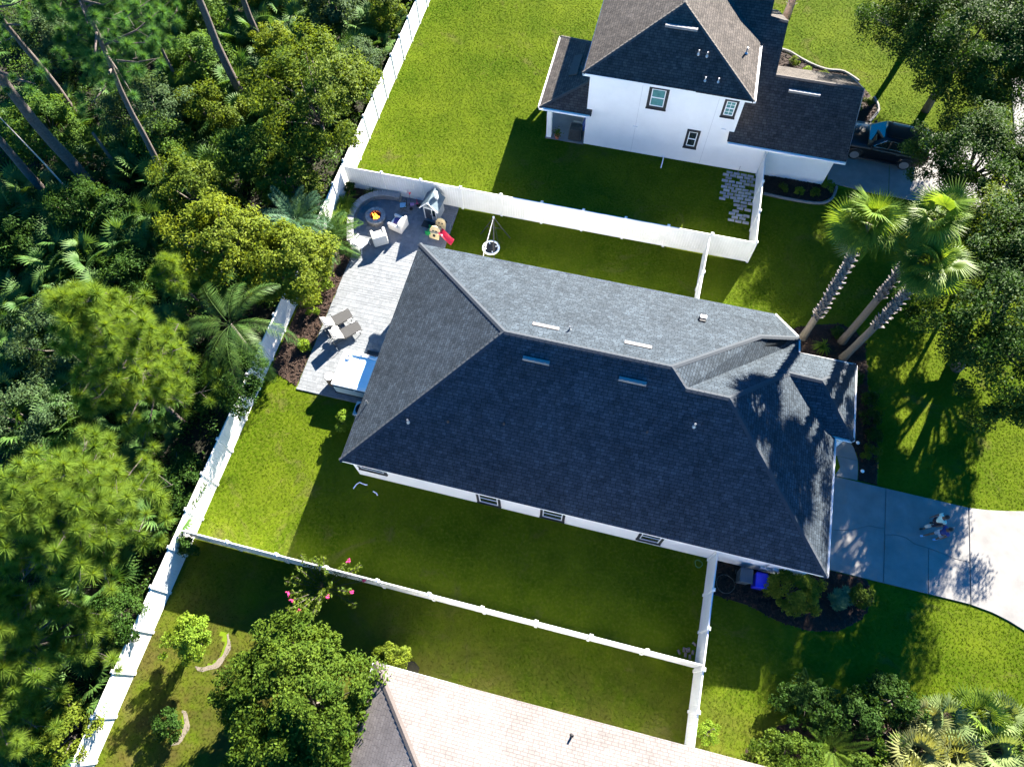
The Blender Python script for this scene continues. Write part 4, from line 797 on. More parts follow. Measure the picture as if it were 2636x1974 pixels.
broadleaf('rounded yellow green hedge shrub between blue bin and driveway', (10.6, 7.4), (10.6, 7.45, .85), (1.15, .95, .8), L_YEL, 81, 90, 130, .26, .09, 'hedge_shrub', 'shrub', .05, asp=.6)
broadleaf('low yellowish bush at the end of the driveway bed', (13.65, 8.0), (13.65, 8.0, .45), (.5, .5, .4), L_OLIVE, 82, 22, 90, .2, .10, 'shrub', 'shrub', .03)
broadleaf('dark bushy shrub beside the straw coloured palmettos', (15.2, 4.0), (15.2, 4.0, .7), (1.3, .8, .65), L_DARK, 83, 50, 120, .3, .12, 'shrub', 'shrub', .05)
broadleaf('dark shrub with upright sprigs above the tan roof eave', (11.6, 2.9), (11.6, 2.9, .7), (1.4, .9, .7), L_DARK, 84, 46, 120, .32, .12, 'shrub', 'shrub', .05)
broadleaf('pale flowering shrub at the bottom edge', (11.0, .9), (11.0, .9, .8), (1.3, .7, .7), L_MAG, 85, 50, 120, .3, .12, 'shrub', 'shrub', .05)
broadleaf('small bright bush at the foot of the lower fence', (7.7, .85), (7.7, .85, .3), (.4, .5, .3), L_LIME, 86, 18, 90, .18, .09, 'shrub', 'shrub', .03)
broadleaf('leafy vine on the fence junction', (-17.0, 2.75), (-16.95, 2.7, .9), (.4, .35, .8), L_DARK, 87, 22, 70, .22, .11, 'vine', 'plant', .02)
broadleaf('dark leafy plant at the fence corner of the patio', (-17.0, 25.0), (-17.0, 24.95, .4), (.3, .3, .4), L_DARK, 88, 12, 70, .2, .12, 'shrub', 'shrub', .02)
for i, (x, y, s_) in enumerate(((9.1, 38.4, .3), (8.2, 41.9, .28), (9.0, 41.3, .25), (10.2, 41.2, .25), (12.3, 38.6, .3), (12.9, 39.2, .3), (12.0, 39.2, .28), (8.3, 31.1, .22), (9.3, 31.1, .22), (10.2, 31.2, .22), (11.0, 31.7, .35))):
    broadleaf(('small shrub under the eave behind the neighbour garage roof', 'leftmost small shrub in the sunlit bed behind the garage roof', 'second small shrub in the sunlit bed behind the garage roof', 'third small shrub in the sunlit bed behind the garage roof', 'small shrub nearest the garage in the bed before the SUV', 'small shrub nearest the bent edging before the SUV', 'middle small shrub in the bed before the SUV', 'left small shrub in the shaded bed along the garage wall', 'middle small shrub in the shaded bed along the garage wall', 'right small shrub in the shaded bed along the garage wall', 'leafy shrub at the garage corner beside the driveway')[i], (x, y), (x, y, s_*.8), (s_, s_, s_*.8), L_OLIVE if i % 2 else L_LIME, 300+i, 10, 60, .16, .09, 'bedding_shrub', 'shrub', .015, group='small shrubs in the neighbour beds')
for i, (x, y, s_) in enumerate(((13.75, 18.2, .38), (13.9, 17.2, .4), (14.05, 16.2, .35), (13.95, 15.1, .42), (12.0, 21.8, .3), (13.0, 19.3, .35))):
    broadleaf(('low shrub in the front bed, nearest the porch gutter corner', 'low shrub in the front bed, second along the porch', 'low shrub in the front bed, third along the porch', 'olive low shrub in the front bed beside the walk', 'low shrub between the fan palm trunks', 'low shrub below the right fan palm trunk')[i], (x, y), (x, y, s_*.8), (s_, s_, s_*.7), L_DARK if i != 3 else L_OLIVE, 330+i, 14, 70, .2, .10, 'bed_shrub', 'shrub', .02, group='low shrubs in the front bed')
for i, (x, y, s_) in enumerate(((-16.3, 16.6, .4), (-15.9, 14.3, .3), (-15.95, 18.3, .45), (-16.6, 18.9, .5))):
    broadleaf(('bright shrub in the bark bed nearest the white fence', 'bright shrub in the bark bed below the chaise lounges', 'bright shrub in the bark bed at the patio edge', 'bright shrub in the bark bed under the spilling tree')[i], (x, y), (x, y, s_*.8), (s_, s_, s_*.8), L_LIME, 350+i, 12, 60, .2, .11, 'bed_shrub', 'shrub', .02, group='small shrubs in the patio bed')
grassclump('strappy yellow green lily in the palm bed', (11.3, 20.7, 0), 60, .75, L_LIME, 64, 'lily', w=.03); grassclump('tall lily leaf beside the porch gutter', (9.75, 19.0, 0), 22, 1.0, L_LIME, 65, 'lily', w=.03)
# blue green succulent shrub
def rosettes(label, loc, n, seed, material, r=.5, z=.5):
    rg = np.random.default_rng(seed); V, F = [], []
    for i in range(n):
        c = rg.normal(0, r*.45, 3)*(1, 1, .3)+(0, 0, z)
        for k in range(12):
            a = k*2.4; p = .3+.5*(k/12); d = np.array((math.cos(a)*math.cos(p), math.sin(a)*math.cos(p), math.sin(p))); s_ = np.array((-math.sin(a), math.cos(a), 0))*.045; b0 = len(V); V += [c, c+d*.14+s_, c+d*.26, c+d*.14-s_]; F += [(b0, b0+1, b0+2), (b0, b0+2, b0+3)]
    t = thing('succulent_shrub', label, 'shrub', loc); npobj('leaves', np.array(V), np.array(F), material, t); o = MB()
    for i in range(5): a = i*1.26; o.tube([(0, 0, 0), (math.cos(a)*r*.4, math.sin(a)*r*.4, z)], [.03, .02], 5)
    o.obj('stem', BARK2, t)
rosettes('blue green rosette shrub in the shaded driveway bed', (12.8, 7.6, 0), 26, 5, L_BLUE)
# crape myrtle
def crape():
    rg = np.random.default_rng(19); t = thing('crape_myrtle', 'crape myrtle with pink blossoms leaning over the south fence', 'tree', (-10.2, 2.5, 0)); o = MB(); P, O = [], []; tips = []
    for i in range(24):
        a = i*2.4; el = rg.uniform(.45, 1.35); l = rg.uniform(1.6, 2.5); s_ = np.array((0, 0, .4)); d = np.array((math.cos(a)*math.cos(el), math.sin(a)*math.cos(el), math.sin(el))); m_ = s_+d*l*.55; e_ = s_+d*l+np.array((math.cos(a), math.sin(a), 0))*.25*rg.random(); o.tube([s_, m_, e_], [.022, .014, .006], 5); tips.append(e_)
        for k in range(30):
            u = .3+.7*k/29; p = s_+(m_-s_)*u/.55 if u < .55 else m_+(e_-m_)*(u-.55)/.45; sd = unit(np.cross(d, (0, 0, 1.)))*(1 if k % 2 else -1)*.10; P.append(p+sd+rg.normal(0, .03, 3)); O.append(sd)
            P.append(p+sd*.4+rg.normal(0, .05, 3)); O.append(sd)
    o.tube([(0, 0, -.1), (0, 0, .5)], [.05, .045], 7); o.obj('trunk', BARK2, t, True); V, F = leafquads(np.array(P), .15, rg, .9, .42, None); npobj('crown', V, F, L_OLIVE, t)
    for i in (0, 3, 5, 8, 12, 15, 20):
        b_ = MB()
        for k in range(12): c = tips[i]+rg.normal(0, .04, 3)+(0, 0, .04); b_.box(c, (.05, .05, .05), rg.uniform(0, 1.5))
        b_.obj('blossom', PINK, t)
crape()
# bottom right: palmettos and a fern leaved shrub
PMS = [palmetto_mesh(120+i, 34, .6, .5, m_) for i, m_ in enumerate((L_PALE, L_STRAW, L_PALM))]
for i, (x, y, s_, k) in enumerate(((17.1, 3.7, 1.2, 0), (18.4, 4.1, 1.2, 2), (19.5, 4.4, 1.0, 0), (16.0, 2.1, 1.3, 1), (18.9, 3.0, 1.3, 0), (20.2, 3.4, 1.2, 2), (17.3, 2.4, 1.3, 1), (16.4, 3.4, .9, 1), (15.6, 1.0, 1.2, 1), (17.6, 1.2, 1.3, 1), (19.4, 1.6, 1.3, 0), (20.6, 2.2, 1.2, 0))):
    o = link(bpy.data.objects.new('palmetto', PMS[k])); o.location = (x, y, .35+.1*(i % 3)); o.scale = (s_,)*3; o.rotation_euler = (0, 0, i*1.3); tag(o, ('silvery', 'straw coloured', 'green')[k]+' palmetto in the bottom right bed, '+('upper left one', 'upper middle one', 'upper right one', 'left one in the second row', 'middle one in the second row', 'right one in the second row', 'centre one', 'next to the dark bushy shrub', 'lowest left one', 'lowest middle one', 'lowest right one', 'at the picture corner')[i], 'palmetto', 'palmettos in the bottom right bed')
def sprays(label, loc, seed, n=12, L=1.7, material=L_MAG):
    rg = np.random.default_rng(seed); t = thing('feathery_shrub', label, 'shrub', loc)
    for i in range(n):
        V, F = frond(24, L*rg.uniform(.6, 1.1), rg, .2, .5, .07, .25, rr=.014); npobj('branch', place(V, i*2.4, rg.uniform(.15, .9), rg.normal(0, .2), (0, 0, .25)), F, material, t)
sprays('feathery leafed shrub with long sprays at the bottom right', (12.8, 1.5, 0), 7, 20)
for i, (x, y) in enumerate(((14.2, .9), (10.2, .2), (13.6, 2.9), (15.0, 2.6))): broadleaf(('pale leafy shrub at the bottom edge between fern and palmettos', 'low shrub at the tan roof eave, bottom edge', 'dark leafy shrub right of the feathery one', 'olive shrub below the dark bushy shrub')[i], (x, y), (x, y, .6), (1.0, .8, .6), (L_MAG, L_OLIVE, L_DARK, L_GREEN)[i], 380+i, 36, 110, .28, .12, 'shrub', 'shrub', .04)
sprays('upright sprig shrub in the shade above the feathery one', (11.6, 3.4, 0), 8, 9, 1.3, L_DARK)
# one palm beside the upper neighbour roof
o = MB(); us = [0, .8, 1.8, 3.0, 4.6, 6.0]; o.tube([(0, .0, z) for z in us], [.3, .26, .22, .2, .18, .18], 10); t = thing('cabbage_palm', 'rough palm trunk at the top edge by the neighbour roof', 'palm tree', (7.3, 46.4, 0)); o.obj('trunk', mat('pinkish_palm_trunk', (.30, .2, .17), .9, .3, 12), t, True); o = MB(); rg = random.Random(4)
for k in range(40):
    for j in range(4):
        a = k*1.1+j*1.57; z = .9+k*.12; b0 = Vector((math.cos(a)*.2, math.sin(a)*.2, z)); ti = b0+Vector((math.cos(a)*.2, math.sin(a)*.2, .25)); s_ = Vector((-math.sin(a), math.cos(a), 0))*.05; o.add([b0-s_, b0+s_, ti+s_*.5, ti-s_*.5], [(0, 1, 2, 3)])
o.obj('leaf_boots', BOOT, t)
rgp = np.random.default_rng(9)
for i in range(26): V, F = fan(20, .8, 3.8, rgp, .9, .072, .3, .22); npobj('frond', place(V, i*2.4, 1.2-1.8*i/25, rgp.normal(0, .3), (0, 0, 6.1)), F, L_PALM, t)
# ---------------------------------------------------------------- patio things
STONE = mat('tumbled_wall_block', (0.22, 0.22, 0.225), .9, .18, 9, .4, 50, rnd=.3); CAPST = mat('wall_cap_stone', (0.29, 0.29, 0.29), .85, .14, 9, .3, 60, rnd=.2)
def seatwall():
    t = thing('seat_wall', 'curved grey stone seat wall around the fire pit', 'wall', (-16.2, 23.5, 0)); ln = smoothline([(-15.68, 21.3), (-15.98, 22.1), (-16.24, 23.0), (-16.2, 23.9), (-15.8, 24.55), (-15.15, 25.0), (-14.5, 25.1), (-13.85, 25.08)], 12)
    P = np.array(ln); seg = np.r_[0, np.cumsum(np.hypot(*np.diff(P, axis=0).T))]
    def at(s): return np.array((np.interp(s, seg, P[:, 0])+16.2, np.interp(s, seg, P[:, 1])-23.5))
    def block(s0, s1, w_, z0, z1, nm, mt):
        a, b_ = at(s0), at(s1); d = (b_-a)/np.linalg.norm(b_-a); n = np.array((-d[1], d[0]))*w_/2; m = MB(); m.prism([tuple(a-n), tuple(b_-n), tuple(b_+n), tuple(a+n)], z0, z1); m.obj(nm, mt, t, bevel=.012, seg=1)
    L = seg[-1]
    for c in range(3):
        k = 15; o_ = .5 if c % 2 else 0
        for i in range(k): s0 = L*(i+o_)/k; s1 = min(L, L*(i+1+o_)/k); block(s0+.004, s1-.004, .28+.012*((i+c) % 2), .03+c*.13, .155+c*.13, 'wall_block', STONE) if s1-s0 > .05 else None
    for i in range(20): block(L*i/20+.004, L*(i+1)/20-.004, .38, .425, .5, 'cap_stone', CAPST)
seatwall()
def firepit():
    t = thing('fire_pit', 'round grey stone fire pit with burning fire', 'fire pit', (-14.85, 23.4, .06))
    for c in range(3):
        for i in range(13):
            a0 = 2*math.pi*(i+.5*(c % 2))/13+.02; a1 = a0+2*math.pi/13-.04; ro, ri = (.57, .36) if c < 2 else (.60, .33); m = MB()
            m.prism([(ri*math.cos(a0), ri*math.sin(a0)), (ro*math.cos(a0), ro*math.sin(a0)), (ro*math.cos((a0+a1)/2)*1.02, ro*math.sin((a0+a1)/2)*1.02), (ro*math.cos(a1), ro*math.sin(a1)), (ri*math.cos(a1), ri*math.sin(a1))], c*.13, c*.13+.125); m.obj('ring_stone', STONE if c < 2 else CAPST, t, bevel=.012, seg=1)
    m = MB(); m.lathe([(.355, .0), (.355, .06), (.0, .08)], 24); m.obj('ember_bed', mat('ash', (.02, .015, .012), .95, .4, 12), t)
    m = MB(); m.lathe([(.335, .02), (.335, .40), (.325, .40), (.325, .02)], 28); m.obj('steel_liner', mat('burnt_steel', (.015, .012, .011), .7, .3, 10), t)
    for i in range(4): m = MB(); a = i*.8; m.tube([(-.24*math.cos(a), -.24*math.sin(a), .12+.03*i), (.24*math.cos(a), .24*math.sin(a), .15+.03*i)], .04, 7); m.obj('log', mat('charred_log', (.03, .02, .015), .95, .4, 10), t)
    fm = mat('flame', (1, .3, .03), .9, .1, 8, emit=(1.0, .22, .02, 1.6)); rg = random.Random(2)
    for i in range(11):
        a = i*2.4; r = .2*math.sqrt(i/11); x, y = r*math.cos(a), r*math.sin(a); h = rg.uniform(.14, .3); m = MB(); m.lathe([(.012, 0), (.05, .05), (.04, h*.5), (.018, h*.8), (.003, h)], 7, (0, 0, 0)); M = Matrix.Translation((x, y, .15)) @ Matrix.Rotation(rg.uniform(-.4, .4), 4, 'X') @ Matrix.Rotation(rg.uniform(-.4, .4), 4, 'Y'); m.xform(M); m.obj('flame', fm, t, True)
firepit()
CUSH = mat('white_cushion', (.74, .73, .70), .85, .05, 6, .3, 30); WICK = mat('pale_wicker', (.62, .59, .54), .8, .15, 20, .6, 90); PURP = mat('purple_cushion', (.10, .07, .22), .9, .4, 9); SKYB = mat('pale_blue_throw', (.45, .62, .66), .85, .1, 8)
def armchair(label, loc, rz, kind):
    t = thing('armchair', label, 'armchair', loc, rz, 'white patio armchairs')
    m = MB(); m.b2(-.40, .40, -.40, .40, .06, .26); m.obj('base', WICK, t, bevel=.03)
    for s in (-1, 1): m = MB(); m.b2(-.42, .42, s*.36-.075, s*.36+.075, .08, .58); m.obj('arm', WICK, t, bevel=.04, seg=3)
    m = MB(); m.box((-.40, 0, .45), (.16, .84, .78)); m.obj('backrest', WICK, t, bevel=.05, seg=3)
    for s in ((-1, -1), (1, -1), (1, 1), (-1, 1)): m = MB(); m.box((s[0]*.36, s[1]*.36, .03), (.05, .05, .06)); m.obj('leg', DARK, t)
    m = MB(); m.box((.05, 0, .34), (.68, .56, .16)); m.obj('seat_cushion', CUSH, t, bevel=.06, seg=3)
    m = MB(); m.box((0, 0, 0), (.14, .54, .42)); m.xform(Matrix.Translation((-.24, 0, .60)) @ Matrix.Rotation(-.25, 4, 'Y')); m.obj('back_cushion', CUSH, t, bevel=.05, seg=3)
    if kind == 1:
        m = MB(); m.box((0, 0, 0), (.34, .40, .12)); m.xform(Matrix.Translation((.08, -.05, .48)) @ Matrix.Rotation(.3, 4, 'Z') @ Matrix.Rotation(.2, 4, 'Y')); m.obj('throw_pillow', PURP, t, bevel=.05, seg=3)
    else:
        for s in (-1, 1): m = MB(); m.box((0, 0, 0), (.36, .2, .12)); m.xform(Matrix.Translation((.0, s*.14, .47)) @ Matrix.Rotation(.4*s, 4, 'Z')); m.obj('throw_pillow', SKYB if s > 0 else CUSH, t, bevel=.05, seg=3)
armchair('white armchair with dark purple pillow right of the fire pit', (-13.38, 23.15, .06), R(165), 1)
armchair('white armchair with pale blue pillows below the fire pit', (-14.15, 22.0, .06), R(123), 2)
SLING = mat('grey_sling', (.05, .05, .05), .8, .12, 40, .3, 120); FRAME = mat('dark_bronze_frame', (.05, .047, .045), .5, .2)
def foldchair():
    t = thing('sling_chair', 'white sling patio chair with grey backrest at the end of the seat wall', 'chair', (-15.05, 21.3, .06), R(70)); WF = mat('white_metal', (.75, .74, .72), .4, .05)
    for s in (-1, 1):
        m = MB(); m.tube([(-.5, s*.33, .85), (-.28, s*.33, .4), (.35, s*.33, .36), (.38, s*.33, 0)], .022, 8); m.tube([(-.28, s*.33, .4), (-.42, s*.33, 0)], .022, 8); m.obj('side_frame', WF, t)
        m = MB(); m.b2(-.38, .34, s*.37-.05, s*.37+.05, .56, .6); m.obj('arm', WF, t, bevel=.012)
    m = MB(); m.add([(-.27, -.3, .42), (.36, -.3, .38), (.36, .3, .38), (-.27, .3, .42)], [(0, 1, 2, 3)]); m.add([(-.27, -.3, .40), (.36, -.3, .36), (.36, .3, .36), (-.27, .3, .40)], [(3, 2, 1, 0)]); m.obj('seat', CUSH, t)
    m = MB(); m.add([(-.29, -.3, .42), (-.52, -.3, .9), (-.52, .3, .9), (-.29, .3, .42), (-.27, -.3, .44), (-.5, -.3, .9), (-.5, .3, .9), (-.27, .3, .44)], [(0, 1, 2, 3), (7, 6, 5, 4), (1, 5, 6, 2)]); m.obj('backrest', SLING, t)
    t2 = thing('ottoman', 'white foot stool beside the sling chair', 'stool', (-15.45, 21.25, .06), .3); m = MB(); m.box((0, 0, .3), (.42, .42, .12)); m.obj('cushion', CUSH, t2, bevel=.04, seg=3)
    for sx in (-1, 1):
        for sy in (-1, 1): m = MB(); m.tube([(sx*.17, sy*.17, 0), (sx*.16, sy*.16, .25)], .015, 6); m.obj('leg', WF, t2)
foldchair()
def kidchair():
    t = thing('folding_chair', 'dark folding chair with blue and white towel near the playhouse', 'chair', (-13.45, 24.45, .06), R(200)); BL = mat('blue_towel', (.22, .45, .62), .9, .25, 18)
    for s in (-1, 1): m = MB(); m.tube([(.2, s*.22, 0), (-.2, s*.22, .7)], .014, 6); m.tube([(-.22, s*.22, 0), (.2, s*.22, .4)], .014, 6); m.obj('frame_tube', FRAME, t)
    m = MB(); m.b2(-.2, .22, -.22, .22, .38, .41); m.obj('seat', DARK, t); m = MB(); m.box((.02, 0, .425), (.36, .34, .03)); m.obj('towel', BL, t, bevel=.01)
    m = MB(); m.box((-.24, 0, .62), (.03, .42, .26)); m.obj('backrest', DARK, t)
    t = thing('tricycle', 'small purple tricycle parked against the fence', 'tricycle', (-12.9, 24.75, .06), R(20)); PU = mat('purple_plastic', (.20, .04, .16), .5, .3, 10)
    for x, y, r in ((.28, 0, .15), (-.2, .17, .1), (-.2, -.17, .1)):
        m = MB(); m.lathe([(r*.5, -.025), (r, -.025), (r, .025), (r*.5, .025)], 16); m.xform(Matrix.Translation((x, y, r)) @ Matrix.Rotation(math.pi/2, 4, 'X')); m.obj('wheel', DARK, t)
    m = MB(); m.tube([(.28, 0, .15), (.22, 0, .5)], .018, 7); m.tube([(.25, 0, .34), (-.2, 0, .2)], .02, 7); m.tube([(-.2, .17, .1), (-.2, -.17, .1)], .014, 7); m.obj('frame', PU, t)
    m = MB(); m.tube([(.2, -.18, .52), (.22, 0, .5), (.2, .18, .52)], .015, 7); m.obj('handlebar', mat('red_plastic', (.55, .02, .05), .45, .1), t); m = MB(); m.box((-.1, 0, .3), (.24, .2, .05)); m.obj('saddle', mat('lilac_plastic', (.45, .25, .5), .5, .1), t, bevel=.02)
    t = thing('garden_flag', 'red pinwheel toy stuck by the fence', 'toy', (-13.25, 25.1, .06)); m = MB(); m.tube([(0, 0, 0), (0, 0, .8)], .01, 6); m.obj('stick', DARK, t); m = MB()
    for i in range(4): a = i*1.571; m.add([(0, 0, .8), (math.cos(a)*.16, -.02, .8+math.sin(a)*.16), (math.cos(a+.8)*.14, .03, .8+math.sin(a+.8)*.14)], [(0, 1, 2)])
    m.obj('vane', mat('red_plastic', (.55, .02, .05), .45, .1), t)
kidchair()
def playhouse():
    t = thing('playhouse', 'grey childs playhouse with blue gable roof beside the fence', 'playhouse', (-11.58, 24.55, .06), R(-6)); WL = mat('playhouse_grey', (.30, .33, .35), .6, .1, 5); RF = mat('playhouse_roof', (.085, .12, .14), .6, .15, 4)
    m = MB(); m.b2(-.42, .42, .43, .46, 0, 1.15); m.b2(-.45, -.42, -.43, .46, 0, 1.15); m.b2(.42, .45, -.43, .46, 0, 1.15); m.b2(-.42, -.36, -.46, -.43, 0, 1.15); m.b2(.36, .42, -.46, -.43, 0, 1.15); m.b2(-.36, .36, -.46, -.43, 1.0, 1.15); m.b2(.08, .36, -.455, -.435, 0, .35)
    for y in (-.445, .445): m.add([(-.45, y, 1.15), (.45, y, 1.15), (0, y, 1.62), (-.45, y+.02, 1.15), (.45, y+.02, 1.15), (0, y+.02, 1.62)], [(0, 1, 2), (5, 4, 3), (0, 2, 5, 3), (1, 4, 5, 2)])
    m.obj('wall', WL, t)
    m = MB(); m.b2(-.41, .41, -.42, .42, .0, .02); m.obj('floor', DARK, t)
    for s in (-1, 1): m = MB(); m.slab([(0, -.6, 1.68), (s*.58, -.6, 1.06), (s*.58, .58, 1.06), (0, .58, 1.68)][::s], .035); m.obj('roof', RF, t)
    m = MB(); m.tube([(-.58, -.61, 1.05), (0, -.61, 1.69), (.58, -.61, 1.05)], .03, 6); m.obj('bargeboard', TRIM, t)
    m = MB(); m.add([(-.14, -.465, 1.2), (.14, -.465, 1.2), (0, -.465, 1.42)], [(0, 1, 2)]); m.obj('gable_window', GLASS, t)
    d = MB(); d.b2(-.36, .06, -.44, -.42, .04, .98); d = d.obj('door', mat('dark_door', (.03, .04, .06), .5, .2), t); m = MB(); m.tube([(.02, -.47, .5), (.02, -.47, .56)], .012, 6); m.obj('handle', TRIM, d)
    m = MB(); m.b2(.1, .34, -.445, -.425, .38, .96); m.obj('window_pane', GLASS, t); m = MB(); m.b2(.08, .11, -.47, -.44, .0, 1.0); m.b2(-.39, -.36, -.47, -.44, 0, 1.0); m.b2(.33, .37, -.47, -.44, 0, 1.0); m.b2(-.39, .37, -.47, -.44, .96, 1.02); m.obj('door_frame', TRIM, t)
    m = MB(); m.b2(.16, .34, .05, .22, 1.35, 1.9); m.obj('chimney', TRIM, t, bevel=.01)
    m = MB(); m.b2(-.38, .38, -1.0, -.52, .0, .03); tm = m.obj('door_mat', DARK); tm.location = (-11.62, 24.45, .062); tm.rotation_euler = (0, 0, R(-6)); tag(tm, 'black door mat in front of the playhouse', 'mat')
    for i, (x, y) in enumerate(((-10.98, 23.98), (-10.78, 24.06))):
        m = MB(); m.lathe([(.03, 0), (.10, .0), (.12, .07), (.10, .07), (.09, .02), (0, .02)], 18); o = m.obj('pet_bowl', DARK); o.location = (x, y, .06); tag(o, 'dark bowl on the paving '+('left' if i == 0 else 'right')+' of the pair near the slide', 'bowl', 'dark bowls by the playhouse')
playhouse()
def slide():
    t = thing('toddler_slide', 'beige toddler climber with red slide and green side', 'slide', (-10.98, 23.1, .06), R(-12)); BE = mat('beige_plastic', (.72, .56, .30), .45, .06); RD = mat('red_slide_plastic', (.62, .02, .05), .35, .08); GR = mat('green_plastic', (.02, .32, .08), .45, .08)
    def panel(x, y, rz):
        m = MB(); pr = [(-.3, 0), (.3, 0), (.32, .55), (.2, .76), (0, .82), (-.2, .76), (-.32, .55)]; k = len(pr); m.add([(a, -.04, b_) for a, b_ in pr]+[(a, .04, b_) for a, b_ in pr], [tuple(range(k)), tuple(range(2*k-1, k-1, -1))]+[(i, i+k, (i+1) % k+k, (i+1) % k) for i in range(k)])
        m.xform(Matrix.Translation((x, y, 0)) @ Matrix.Rotation(rz, 4, 'Z') @ Matrix.Rotation(-.5, 4, 'X')); p = m.obj('side_panel', BE, t, bevel=.015)
        for hx, hz, r in ((-.1, .5, .05), (.1, .5, .05), (0, .22, .09)): m = MB(); m.lathe([(r, -.004), (r, .004)], 14); m.xform(Matrix.Translation((x, y, 0)) @ Matrix.Rotation(rz, 4, 'Z') @ Matrix.Rotation(-.5, 4, 'X') @ Matrix.Translation((hx, -.046, hz)) @ Matrix.Rotation(math.pi/2, 4, 'X')); m.obj('grip_hole', DARK, p)
    panel(-.05, -.3, .1); panel(.0, .35, .1)
    m = MB(); m.b2(-.28, .28, -.25, .3, .38, .44); m.obj('platform', BE, t)
    vs = []; prof = [(-.22, .12), (-.2, .02), (0, 0), (.2, .02), (.22, .12)]; pts = [(.25, .45), (.45, .42), (.75, .2), (.98, .07), (1.1, .06)]; m = MB()
    for x, z in pts:
        for y, dz in prof: vs.append((x, y-.15*(x-.2), z+dz))
    f = [(i*5+j, (i+1)*5+j, (i+1)*5+j+1, i*5+j+1) for i in range(4) for j in range(4)]; m.add(vs, f); o = m.obj('slide_chute', RD, t, True); s_ = o.modifiers.new('s', 'SOLIDIFY'); s_.thickness = .03; s_.offset = 1
    m = MB()
    for i in range(3): m.box((-.38-.1*i, 0, .36-.13*i), (.14, .46, .05))
    m.b2(-.66, -.28, -.26, -.22, 0, .35); m.b2(-.66, -.28, .22, .26, 0, .35); m.obj('step', GR, t, bevel=.015)
slide()
def swing():
    t = thing('saucer_swing', 'white ringed saucer swing hanging from a metal tripod on the grass', 'swing', (-7.55, 23.3, 0)); ap = Vector((0, .15, 2.25)); LG = mat('dark_steel_leg', (.03, .032, .035), .4, .1, metal=.4); SV = mat('silver_steel', (.62, .63, .64), .3, .05, metal=.8)
    for p, mt in (((-.98, .5, 0), LG), ((.78, .62, 0), LG), ((-.42, -1.3, 0), SV), ((.3, -1.25, 0), LG)): m = MB(); m.tube([p, ap], .026, 8); m.obj('leg', mt, t)
    m = MB(); m.tube([(-.52, .34, 1.05), (.42, .4, 1.05)], .014, 6); m.obj('crossbar', LG, t); m = MB(); m.lathe([(.06, -.06), (.06, .06)], 10, ap); m.obj('apex_bracket', SV, t)
    c = Vector((-.03, -.62, .48)); s = MB(); n = 36
    s.tube([(c.x+.45*math.cos(2*math.pi*i/n), c.y+.45*math.sin(2*math.pi*i/n), c.z) for i in range(n+1)], .06, 8); st = s.obj('seat_ring', mat('white_foam', (.80, .82, .80), .7, .04), t, True)
    m = MB(); m.lathe([(.0, -.05), (.25, -.045), (.41, .0), (.41, .012), (.25, -.03), (0, -.035)], 28, c); m.obj('seat_fabric', mat('black_mesh_fabric', (.02, .021, .022), .8, .2), t)
    for i in range(4): a = i*1.571+.5; m = MB(); m.box((c.x+.36*math.cos(a), c.y+.36*math.sin(a), c.z+.02), (.2, .05, .02), a); m.obj('webbing', mat('white_foam', (.80, .82, .80), .7, .04), t)
    for i in range(4): a = i*1.571+.5; m = MB(); m.tube([(c.x+.45*math.cos(a), c.y+.45*math.sin(a), c.z+.05), tuple(ap)], .009, 5); m.obj('rope', LG, t)
swing()
def chaise(label, loc, rz):
    t = thing('chaise_lounge', label, 'lounger', loc, rz, 'grey chaise lounges')           # foot towards +x
    for s in (-1, 1):
        m = MB(); m.tube([(-.75, s*.33, .33), (.98, s*.33, .33)], .022, 8); m.obj('side_rail', FRAME, t)
        for x in (-.7, .8): m = MB(); m.tube([(x, s*.33, 0), (x, s*.33, .33)], .02, 8); m.obj('leg', FRAME, t)
        m = MB(); m.b2(.62, .86, s*.355-.015, s*.355+.015, .34, .37); m.obj('foot_trim', TRIM, t)
        m = MB(); m.tube([(-.45, s*.36, .33), (-.45, s*.36, .56), (-.02, s*.36, .56), (-.02, s*.36, .33)], .018, 7); m.obj('arm', FRAME, t)
    m = MB(); k = 12
    for i in range(k):
        x0, x1 = -.05+1.03*i/k, -.05+1.03*(i+1)/k
        m.b2(x0, x1, -.31+(.05 if i == k-1 else 0), .31-(.05 if i == k-1 else 0), .335, .36)
    m.obj('seat', SLING, t)
    m = MB(); m.box((0, 0, 0), (.78, .62, .03)); M = Matrix.Translation((-.36, 0, .63)) @ Matrix.Rotation(.78, 4, 'Y'); m.xform(M); m.obj('backrest', mat('pale_sling_back', (.15, .15, .148), .8, .08, 30), t)
    m = MB(); m.box((-.22, 0, .05), (.24, .46, .08)); m.xform(M); m.obj('head_pillow', CUSH, t, bevel=.03)
    for s in (-1, 1): m = MB(); m.tube([(-.55, s*.25, .80), (-.75, s*.25, .35)], .014, 6); m.obj('back_prop', FRAME, t)
chaise('grey chaise lounge farther from the hot tub', (-14.72, 16.05, .06), R(46)); chaise('grey chaise lounge closer to the hot tub', (-13.98, 15.42, .06), R(46))
t = thing('side_table', 'small round white table between the two chaise lounges', 'table', (-14.47, 15.5, .06)); m = MB(); m.lathe([(.0, .46), (.21, .46), (.22, .475), (.21, .49), (0, .49)], 28); m.obj('table_top', TRIM, t)
m = MB(); m.tube([(0, 0, 0), (0, 0, .46)], .025, 8); m.obj('pedestal', FRAME, t); m = MB(); m.lathe([(.16, 0), (.16, .015), (.03, .03)], 20); m.obj('base', FRAME, t)
